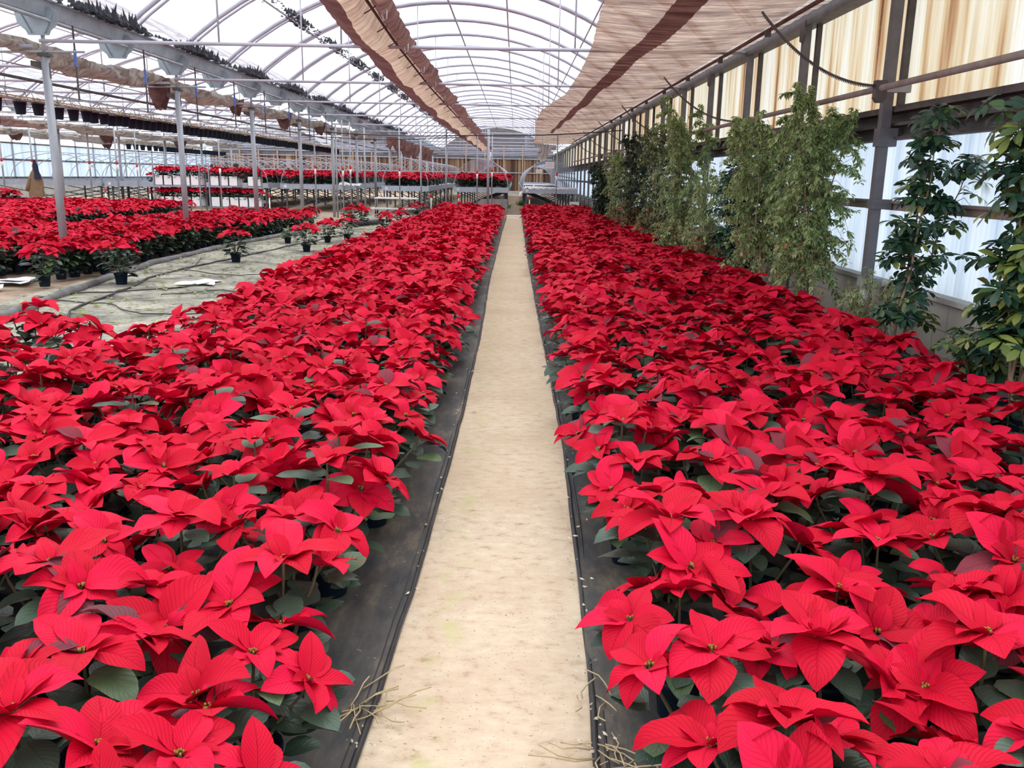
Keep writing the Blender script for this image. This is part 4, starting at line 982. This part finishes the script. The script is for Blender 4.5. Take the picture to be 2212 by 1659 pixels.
# posts with red caps and white bands
def capped_post(x, y, top, mark, r, lab, base=0.0, red=True):
    t = thing('marker_post', lab, 'post', (x, y, 0), 0, 'pipes with red and white markers')
    g = G(); g.tube([(0, 0, base-0.03), (0, 0, top)], r, 8); part('pipe', g, 'galvanised', t)
    if mark:
        g = G(); g.tube([(0, 0, mark-0.19), (0, 0, mark-0.01)], r+0.012, 8); part('white_band', g, 'white_plastic', t)
        if red: g = G(); g.tube([(0, 0, mark), (0, 0, mark+0.11)], r+0.014, 8); part('red_band', g, 'red_cap', t)
def px_x(px, Y): return (px-1110)/1868*Y*1.0
for k, (px, Y, m, lab) in enumerate([(33, 33, 1.72, 'thin grey pipe with red and white marker left alone beside the frame edge'), (97, 33.2, 1.72, 'thin grey pipe with red marker carrying the hanging brown coat'), (217, 33, 1.68, 'thin grey pipe with red and white marker next to a leaning dark post'),
        (274, 33, 1.68, 'thin grey pipe with red and white marker before the empty bench'), (316, 34, 1.6, 'thinner pipe with small red marker near the bench corner'), (490, 30.5, 1.6, 'thin pipe with white marker in front of the second cart'),
        (690, 30.5, 1.65, 'thin pipe with white marker in front of a poinsettia bench'), (748, 29.3, 1.60, 'grey pipe with marker standing at the sandy patch'), (764, 30.4, 1.65, 'thinner grey pipe with marker just past the sandy patch'),
        (867, 33, 1.62, 'thin pipe with red marker rising through the low trolley'), (1030, 33, 1.58, 'thin pipe with red marker in front of the bench beside the path'), (1061, 33.3, 1.65, 'thin pipe with white marker beside the central post'), (1197, 33, 1.55, 'thin pipe with red and white marker rising to the shade cloth')]):
    capped_post(px_x(px, Y), Y, 3.2 if px < 1000 else 3.0, m, 0.032 if px < 300 else 0.024, lab)
for k, (px, Y, lab) in enumerate([(794, 33, 'plain grey pipe beside the trolley end'), (912, 33, 'plain grey pipe at the other trolley end'), (965, 33, 'plain grey pipe between the trolley and the path bench'), (1053, 32.8, 'thick grey post in front of the bench beside the path'), (560, 34, 'plain grey post behind the second cart'), (735, 31, 'grey post leaning beside the far bench')]):
    t = thing('support_pipe', lab, 'post', (px_x(px, Y), Y, 0), 0); g = G(); g.tube([(0, 0, -0.03), (0, 0, 3.15)], 0.048 if px == 1053 else 0.033, 8); part('pipe', g, 'galvanised', t)
for k, (px, py, Y, lab) in enumerate([(245, 412, 32, 'short white stake with red tip before the empty bench'), (339, 415, 32, 'short white stake with red tip beside the first cart'), (591, 430, 29, 'short white stake with red tip beside the second cart'), (933, 430, 32.8, 'short white stake with red tip beside the trolley'), (991, 430, 32.8, 'short white stake with red tip at the bed end beside the path bench'), (1141, 433, 32.8, 'short white stake with red tip under the bench near the wall')]):
    t = thing('marker_stake', lab, 'stake', (px_x(px, Y), Y, 0), 0); g = G(); g.tube([(0, 0, -0.03), (0, 0, 0.68)], 0.022, 6); part('stake', g, 'white_plastic', t)
    g = G(); g.tube([(0, 0, 0.68), (0, 0, 0.83)], 0.03, 6); part('red_tip', g, 'red_cap', t)
# sign boards near the wall bench
for (x, y, z, wd, hh, lab) in ((1.32, 34.2, 1.82, 0.34, 0.24, 'larger white printed sign board hanging near the wall bench'), (0.92, 34.6, 1.63, 0.25, 0.15, 'smaller white printed sign board hanging near the wall bench'), (2.20, 32.7, 0.40, 0.36, 0.22, 'blank white card standing among the poinsettias at the bed end')):
    t = thing('sign_board', lab, 'sign', (x, y, z)); g = G(); g.box(-wd/2, wd/2, -0.01, 0.01, 0, hh); part('board', g, 'white_plastic', t)
    if z > 1:
        g = G()
        for q in range(3): g.box(-wd*0.4, wd*(0.40-0.07*q), -0.013, -0.0101, hh*(0.25+0.22*q), hh*(0.28+0.22*q))
        part('printed_lines', g, 'label_print', t)
        g = G(); g.tube([(-wd*0.4, 0, hh), (-wd*0.4, 0, 3.0-z)], 0.005, 4); g.tube([(wd*0.4, 0, hh), (wd*0.4, 0, 3.0-z)], 0.005, 4); part('hanging_wire', g, 'galvanised', t)
    else:
        g = G(); g.tube([(-wd*.3, 0.015, -z), (-wd*.3, 0.015, hh*.8)], 0.008, 5); g.tube([(wd*.3, 0.015, -z), (wd*.3, 0.015, hh*.8)], 0.008, 5); part('leg', g, 'galvanised', t)
# trolley
t = thing('low_trolley', 'low empty trolley with two pale green shelves in front of the red bench', 'trolley', (-4.55, 34.0, 0))
for z, w_ in ((0.19, 0.98), (0.58, 0.82)):
    g = G(); g.box(-w_, w_, -0.3, 0.3, z, z+0.05); part('shelf', g, 'white_plastic', t)
for sx_ in (-0.78, 0.78):
    for sy in (-0.25, 0.25):
        g = G(); g.tube([(sx_, sy, 0.1), (sx_, sy, 0.62)], 0.02, 6); part('upright', g, 'galvanised', t)
        g = G(); g.tube([(sx_-0.02, sy, 0.07), (sx_+0.02, sy, 0.07)], 0.07, 12); part('wheel', g, 'black_rubber', t)
# carts and their boxes
for ci, (x0, x1, y0, lab, _) in enumerate(CARTS):
    t = thing('plant_cart', lab, 'cart', (x0, y0, 0)); wd = x1-x0
    for z in (0.28, 1.0):
        g = G(); g.box(0, wd, 0, 0.62, z-0.03, z); part('shelf', g, 'galvanised', t)
    for sx_ in (-0.02, wd+0.02):
        for sy in (0.02, 0.6): g = G(); g.box(sx_-0.02, sx_+0.02, sy-0.02, sy+0.02, 0.08, 1.75); part('upright', g, 'galvanised', t)
    for sx_ in (0.1, wd-0.1):
        for sy in (0.1, 0.5): g = G(); g.tube([(sx_-0.02, sy, 0.06), (sx_+0.02, sy, 0.06)], 0.07, 10); part('wheel', g, 'black_rubber', t)
    n = 5; bw = wd/n; b = 0
    for z in (0.28, 1.0):
        for q in range(n):
            if ci == 1 and z == 1.0 and q == 3: continue
            b += 1; g = G(); xx = x0+bw*q+0.01
            g.box(xx, xx+bw-0.02, y0+0.03, y0+0.05, z, z+0.33); g.box(xx, xx+bw-0.02, y0+0.57, y0+0.59, z, z+0.33); g.box(xx, xx+0.015, y0+0.03, y0+0.59, z, z+0.33); g.box(xx+bw-0.035, xx+bw-0.02, y0+0.03, y0+0.59, z, z+0.33); g.box(xx, xx+bw-0.02, y0+0.03, y0+0.59, z, z+0.01)
            solo('white_box', g, 'white_box', f'white cardboard box on the {"upper" if z > .5 else "lower"} shelf of the {"cart near the coat" if ci == 0 else "gap-toothed cart"}, {nth(q+1)} along', 'box', 'white boxes on the plant carts')
# hanging coat
t = thing('hanging_coat', 'brown work coat with navy hood hanging on a pipe before the empty bench', 'coat', (px_x(100, 33)-0.0, 33.0, 0))
def coatf(u, v):
    a = 2*PI*u; wx_ = np.interp(v, [0, .12, .3, .7, 1], [0.04, .13, .19, .26, .30]); return (0.04+wx_*math.cos(a)*(1+0.2*math.sin(3*a+v*5))+0.03*v, -0.05+0.12*(0.4+v)*math.sin(a), 1.5-1.05*v-0.05*math.sin(4*a))
g = G(); g.grid(coatf, 20, 14); part('coat_body', g, 'brown_coat', t)
g = G(); g.tube([(-0.05, -0.05, 1.38), (-0.16, -0.08, 1.1), (-0.24, -0.1, 0.85), (-0.33, -0.08, 0.68)], [0.05, 0.07, 0.075, 0.06], 10); part('sleeve', g, 'brown_coat', t)
g = G(); g.grid(lambda u, v: (0.08+np.interp(v, [0, .3, .7, 1], [0.03, .10, .09, .13])*math.cos(2*PI*u)+0.08*v, -0.13+0.09*math.sin(2*PI*u)*(0.3+v), 1.80-0.68*v), 16, 10); part('hood', g, 'navy_cloth', t)
# people behind the carts and benches
def person(x, y, rz, lab, topmat, cap, lean=0.0):
    t = thing('person', lab, 'person', (x, y, 0), rz)
    pts = [(0, 0, 0.95), (0, 0.01, 1.12), (0, 0, 1.32), (0, -lean, 1.45), (0, -lean*1.3, 1.52), (0, -lean*1.5, 1.62), (0, -lean*1.55, 1.74)]
    rad = [0.13, 0.125, 0.145, 0.10, 0.055, 0.085, 0.07]
    E = [(i, i+1) for i in range(6)]
    def add(p, r, par): pts.append(p); rad.append(r); E.append((par, len(pts)-1)); return len(pts)-1
    for s in (-1, 1):
        a = add((s*0.10, 0, 0.88), 0.085, 0); b = add((s*0.11, -0.02, 0.48), 0.058, a); c = add((s*0.11, 0.02, 0.09), 0.042, b); add((s*0.12, -0.13, 0.04), 0.035, c)
        a = add((s*0.18, -lean, 1.42), 0.055, 3); b = add((s*0.24, -lean-0.05, 1.16), 0.042, a); c = add((s*0.18, -lean-0.26, 1.08), 0.032, b); h = add((s*0.16, -lean-0.34, 1.09), 0.03, c)
        for q in range(4): add((s*0.16+(q-1.5)*0.02, -lean-0.42+abs(q-1.5)*0.01, 1.075), 0.008, h)
        add((s*0.12, -lean-0.36, 1.10), 0.009, h)
    me = bpy.data.meshes.new('body'); me.from_pydata(pts, E, []); me.materials.append(MATS['skin']); o = link('body', me, t)
    md = o.modifiers.new('skin', 'SKIN'); md.use_smooth_shade = True
    for i, r in enumerate(rad): me.skin_vertices[0].data[i].radius = (r, r)
    me.skin_vertices[0].data[0].use_root = True
    sb = o.modifiers.new('sub', 'SUBSURF'); sb.levels = 1; sb.render_levels = 2
    g = G(); g.lathe([(0.15, 0.88), (0.17, 1.0), (0.165, 1.15), (0.19, 1.32), (0.17, 1.43), (0.07, 1.50), (0.06, 1.51)], 16, (0, -lean*0.7, 0))
    for s in (-1, 1): g.tube([(s*0.16, -lean, 1.43), (s*0.245, -lean-0.04, 1.17), (s*0.19, -lean-0.24, 1.09)], [0.075, 0.06, 0.05], 10)
    part('jacket', g, topmat, t)
    g = G()
    for s in (-1, 1): g.tube([(s*0.09, 0, 0.95), (s*0.11, -0.02, 0.5), (s*0.11, 0.02, 0.10)], [0.115, 0.085, 0.065], 10)
    part('trousers', g, 'dark_cloth', t)
    g = G(); cz = 1.70; cyy = -lean*1.5
    g.lathe([(0.098, -0.02), (0.102, 0.03), (0.085, 0.08), (0.05, 0.105), (0, 0.11)], 14, (0, cyy+0.012, cz))
    if cap: g.prism([(-0.08, cyy-0.08), (0.08, cyy-0.08), (0.05, cyy-0.18), (-0.05, cyy-0.18)], 'z', cz-0.01, cz+0.005)
    part('cap' if cap else 'hair', g, 'dark_cloth' if cap else 'hair', t)
    g = G(); fz = 1.655; fy = cyy-0.088
    for s in (-1, 1): g.lathe([(0.0, -.006), (0.010, 0), (0, .006)], 8, (s*0.032, fy+0.004, fz+0.02))
    g.prism([(-0.025, fz-0.045), (0.025, fz-0.045), (0.02, fz-0.037), (-0.02, fz-0.037)], 'y', fy-0.003, fy+0.02); part('eyes_and_mouth', g, 'maroon_cloth', t)
    g = G(); g.prism([(fy-0.02, fz-0.015), (fy+0.02, fz+0.03), (fy+0.02, fz-0.02)], 'x', -0.010, 0.010)
    for s in (-1, 1): g.box(s*0.088-0.008, s*0.088+0.008, cyy-0.01, cyy+0.02, fz-0.02, fz+0.03)
    part('nose_and_ears', g, 'skin', t)
    return t
person(px_x(524, 34.5), 34.5, 0.2, 'person in dark cap and maroon top standing behind the gap between boxes', 'maroon_cloth', True)
person(px_x(484, 39.5)-0.1, 39.2, 0.5, 'person in dark clothing behind the second cart, partly hidden by flowers', 'dark_cloth', False, 0.05)
person(px_x(627, 61.5), 61.5, 1.2, 'person bending beyond the poinsettia bench with dark hair', 'dark_cloth', False, 0.18)
person(px_x(652, 62.0), 62.3, -0.9, 'second person bending beyond the poinsettia bench close beside the other', 'navy_cloth', False, 0.15)

# ------------------------------------------------------------------ plants along the wall
def tree_plant(name, lab, cat, x, y, h, nst, spread, nleaf, mats, leafL, seed, kind='ficus', bare=0.35, lean=(0, 0), group=None, dens_top=1.0, r0=0.012, zlow=None):
    rng = np.random.default_rng(seed); rr = random.Random(seed)
    t = thing(name, lab, cat, (x, y, 0), 0, group)
    g = pot_g(0.13, 0.24); part('pot', g, 'pot_plastic', t)
    gs = G(); tw = []
    for s in range(nst):
        a = 2*PI*s/nst+rr.uniform(-.5, .5); b = rr.uniform(0.3, 1.0)*spread
        P = []
        hh = h*rr.uniform(0.82, 1.0)
        for q in range(9):
            v = q/8; rad = 0.03+b*(0.25*v+0.45*v*v); P.append(Vector((rad*math.cos(a)+lean[0]*v+0.02*math.sin(q*2+s), rad*math.sin(a)+lean[1]*v+0.02*math.cos(q*1.7+s), 0.2+(hh-0.2)*v)))
        gs.tube(P, [r0*(1-0.75*q/8) for q in range(9)], 6, False)
        nb = 30 if kind == 'ficus' else 20
        for q in range(nb):
            v = bare+(1-bare)*(q+rr.random())/nb; i = min(7, int(v*8)); f = v*8-i; p = P[i].lerp(P[i+1], f)
            az = rr.uniform(0, 2*PI); ln = spread*rr.uniform(0.35, 0.9)*(1.15-0.75*v)*dens_top
            d = Vector((math.cos(az), math.sin(az), rr.uniform(0.1, 0.7))).normalized(); e = p+d*ln; m = p+d*ln*0.55+Vector((0, 0, 0.03)); e.z -= ln*rr.uniform(0.3, 1.3)*(1 if kind == 'ficus' else 0.3)
            gs.tube([p, m, e], [0.0035, 0.0025, 0.0012], 4, False); tw.append((p, m, e))
        tw.append((P[6], P[7], P[8])); tw.append((P[7], P[8], P[8]+Vector((0, 0, 0.08))))
    part('stem', gs, 'wood_stem' if kind == 'ficus' else 'wood_stem', t)
    T = np.array([[list(a), list(b), list(c)] for a, b, c in tw])
    per = len(mats)
    for mi, (mat, frac) in enumerate(mats):
        n = int(nleaf*frac); k = rng.integers(0, len(T), n); u = rng.uniform(0.15, 1, n)[:, None]
        if mat == 'dry_leaf':   # dead leaves sit together on a few twigs
            kk = np.argsort(T[:, 1, 2]+0.3*T[:, 1, 0])[: max(4, len(T)//4)]; k = rng.choice(kk, n)
        p = (1-u)**2*T[k, 0]+2*u*(1-u)*T[k, 1]+u*u*T[k, 2]
        if kind == 'ficus':
            lb = LB(2, 3); L = leafL*rng.uniform(0.7, 1.25, n)
            V, uv = make_leaves(L, L*rng.uniform(0.38, 0.5, n), rng.uniform(-0.9, 0.2, n), rng.uniform(0.2, 1.0, n), rng.uniform(0, 0.5, n), rng.uniform(-.8, .8, n), L*0, L*0, 2, 3, a=0.6, b=0.85)
            az = rng.uniform(0, 2*PI, n); V = rotz(V+np.array([0.008, 0, 0]), az)+p[:, None, None]
            lb.add(V, uv, rng.uniform(0, 0.94, n)*1.0+(rng.random(n) < 0.01)*0.05)
        else:       # palmate whorls
            lb = LB(2, 4); n = max(8, n//8); k = k[:n]; p = p[:n]
            az = rng.uniform(0, 2*PI, n); pet = leafL*rng.uniform(0.5, 1.1, n); c = p+np.stack([pet*np.cos(az), pet*np.sin(az), pet*0.5], -1)
            tl = rng.uniform(0.1, 0.9, n)
            for q in range(8):
                L = leafL*rng.uniform(0.75, 1.15, n)
                V, uv = make_leaves(L, L*rng.uniform(0.34, 0.44, n), rng.uniform(-0.35, 0.25, n), rng.uniform(0.3, 0.9, n), rng.uniform(0, 0.4, n), rng.uniform(-.2, .2, n), L*0, L*0, 2, 4, a=0.9, b=0.5)
                V = rotz(V+np.array([0.015, 0, 0]), np.full(n, 2*PI*q/8)+rng.uniform(-.15, .15, n))
                ct_, st_ = np.cos(tl)[:, None, None], np.sin(tl)[:, None, None]
                V = np.stack([V[..., 0]*ct_+V[..., 2]*st_, V[..., 1], -V[..., 0]*st_+V[..., 2]*ct_], -1)
                V = rotz(V, az)+c[:, None, None]; lb.add(V, uv, np.clip(rng.uniform(0, 0.85, n), 0, 1))
        link('foliage' if mi == 0 else ('dry_foliage' if mat == 'dry_leaf' else 'variegated_foliage'), lb.mesh('foliage', mat), t)
    return t
tree_plant('schefflera', 'tall green schefflera with yellow splashed top at the frame edge', 'plant', 2.98, 4.98, 2.1, 5, 0.36, 3300, [('schefflera_leaf', 0.4), ('schefflera_variegated_leaf', 0.6)], 0.115, 1, 'schefflera', 0.16, (0.05, 0.0))
tree_plant('schefflera', 'slender dark schefflera with open crown standing against the pale panel', 'plant', 2.88, 6.45, 1.98, 3, 0.32, 1400, [('schefflera_leaf', 0.8), ('schefflera_variegated_leaf', 0.2)], 0.10, 2, 'schefflera', 0.14, (0.16, -0.15))
tree_plant('ficus', 'tall variegated weeping fig beside the near wall post', 'plant', 2.78, 8.35, 2.35, 6, 0.62, 14500, [('ficus_leaf', 0.97), ('dry_leaf', 0.03)], 0.062, 3, 'ficus', 0.25)
tree_plant('ficus', 'bushy variegated weeping fig behind the tallest one', 'plant', 2.72, 9.75, 2.15, 6, 0.66, 14000, [('ficus_leaf', 0.97), ('dry_leaf', 0.03)], 0.062, 4, 'ficus', 0.25)
tree_plant('schefflera', 'dark low schefflera between two weeping figs', 'plant', 2.85, 11.2, 1.75, 4, 0.46, 2600, [('schefflera_leaf', 1.0)], 0.11, 5, 'schefflera', 0.10)
tree_plant('ficus', 'weeping fig with brown dried lower branches', 'plant', 2.82, 12.7, 1.7, 5, 0.5, 6500, [('ficus_leaf', 0.45), ('dry_leaf', 0.55)], 0.06, 6, 'ficus', 0.12)
tree_plant('ficus', 'very tall variegated weeping fig reaching the shade cloth pipe', 'plant', 2.70, 14.3, 2.75, 6, 0.68, 14000, [('ficus_leaf', 0.93), ('dry_leaf', 0.07)], 0.065, 7, 'ficus', 0.10)
tree_plant('ficus', 'dense weeping fig with reddish dried patches behind the very tall one', 'plant', 2.72, 16.6, 2.55, 6, 0.68, 11000, [('ficus_leaf', 0.50), ('dark_ficus_leaf', 0.35), ('dry_leaf', 0.15)], 0.07, 8, 'ficus', 0.08)
tree_plant('ficus', 'dark green weeping fig under the shade cloth edge', 'plant', 2.62, 19.2, 2.5, 6, 0.68, 9000, [('dark_ficus_leaf', 0.70), ('dry_leaf', 0.30)], 0.08, 9, 'ficus', 0.08)
tree_plant('ficus', 'pale green weeping fig low behind the row of red plants', 'plant', 2.65, 21.8, 2.2, 5, 0.66, 7000, [('ficus_leaf', 0.7), ('dry_leaf', 0.3)], 0.08, 10, 'ficus', 0.05)
tree_plant('ficus', 'very dark leafy shrub last in the row of wall plants', 'plant', 2.60, 25.0, 1.9, 6, 0.66, 7000, [('dark_ficus_leaf', 1.0)], 0.11, 11, 'ficus', 0.05)
tree_plant('ficus', 'small light fig bush low beside the brown dried fig', 'plant', 2.80, 13.3, 0.85, 5, 0.4, 900, [('ficus_leaf', 1.0)], 0.06, 12, 'ficus', 0.05)
tree_plant('schefflera', 'low variegated schefflera sprout at the foot of the block wall', 'plant', 3.0, 5.45, 0.62, 4, 0.34, 500, [('schefflera_variegated_leaf', 0.6), ('schefflera_leaf', 0.4)], 0.09, 13, 'schefflera', 0.1)
tree_plant('ficus', 'low variegated fig sprout beside the near wall post foot', 'plant', 2.93, 7.1, 0.75, 5, 0.35, 700, [('ficus_leaf', 1.0)], 0.055, 14, 'ficus', 0.1)

# ------------------------------------------------------------------ litter on the ground
def straw(x, y, lab, seed, n=16, L=0.16):
    rr = random.Random(seed); g = G()
    for _ in range(n):
        a = rr.uniform(0, 2*PI); p = Vector((rr.gauss(0, .03), rr.gauss(0, .03), 0.02)); pts = [p]
        for q in range(3): a += rr.uniform(-.7, .7); p = p+Vector((math.cos(a), math.sin(a), rr.uniform(-.1, .35)))*L/3*rr.uniform(.6, 1.2); p.z = max(p.z, 0.015); pts.append(p.copy())
        g.tube(pts, 0.0022, 5)
    solo('straw_tuft', g, 'dry_straw', lab, 'straw', loc=(x, y, 0))
straw(-0.40, 2.2, 'dry straw tuft on the cloth hem by the aisle-side bed', 1)
straw(0.27, 1.98, 'dry straw tuft on the cloth hem by the wall-side bed', 2, 14)
straw(0.25, 2.25, 'few dry straw stalks beside the path farther up the wall-side bed', 3, 5, 0.12)
rr = random.Random(8)
g = G()
for _ in range(420):
    y = 2+30*rr.random()**1.6; side = rr.random() < 0.6
    x = (xr(y)+rr.gauss(-0.0, 0.035)) if side else (xl(y)+rr.gauss(0, 0.05))
    s = rr.uniform(0.004, 0.014); a = rr.uniform(0, 6.28); c, q = math.cos(a)*s, math.sin(a)*s
    z = 0.022
    g.add([(x-c, y-q, z), (x+q*.5, y-c*.5, z), (x+c, y+q, z+0.003), (x-q*.5, y+c*.5, z), (x, y, z+0.006)], [(0, 1, 4), (1, 2, 4), (2, 3, 4), (3, 0, 4), (0, 3, 2, 1)])
solo('wood_chips', g, 'wood_chip', 'small pale chips strewn along both edges of the path', 'chips', kind='stuff')
g = G()
for _ in range(1100):
    y = 6.5+20*rr.random(); x = -2.8-3.0*rr.random(); s = rr.uniform(0.015, 0.065); a = rr.uniform(0, 6.28); c, q = math.cos(a)*s, math.sin(a)*s; z = 0.022
    g.add([(x-c, y-q, z), (x+q*.5, y-c*.5, z+0.01), (x+c, y+q, z), (x-q*.5, y+c*.5, z+0.012)], [(0, 1, 2, 3)])
solo('fallen_leaves', g, 'ground_leaf', 'fallen green and yellow leaves strewn over the dirty aisle', 'leaves', kind='stuff')
hose([(-3.0, 9.2), (-3.9, 9.0), (-4.6, 9.7), (-5.4, 9.9)], 0.007, 'thin dark twig like hose piece near the aisle corner plants')
hose([(-3.1, 13.5), (-4.0, 12.6), (-5.0, 13.2), (-5.5, 15.5)], 0.007, 'thin dark hose piece looping across the aisle near the lone pot')
hose([(-3.0, 10.6), (-3.7, 11.0), (-4.4, 10.4)], 0.006, 'short thin hose piece before the paper scrap on the aisle')
def scrap(x, y, s, lab, seed):
    q = random.Random(seed); ph = q.uniform(0, 6); g = G(); g.grid(lambda u, v: (s*(u-.5)*(1+.3*math.sin(v*5+ph)), s*1.2*(v-.5)*(1+.2*math.sin(u*7)), 0.03+0.02*math.sin(u*6+ph)*math.sin(v*5)), 8, 8); solo('paper_scrap', g, 'white_box', lab, 'paper', loc=(x, y, 0))
scrap(-6.75, 11.6, 0.55, 'large white paper scrap on the ground at the frame edge', 1); scrap(-6.6, 10.9, 0.22, 'small white paper scrap before the large one', 2)
scrap(-4.25, 11.75, 0.42, 'white paper scrap on the open aisle near the bed', 3); scrap(-5.6, 12.5, 0.2, 'white paper scrap between the loose pots', 4); scrap(-3.1, 18.6, 0.25, 'white paper scrap beside the bed beyond the leggy plant', 5)
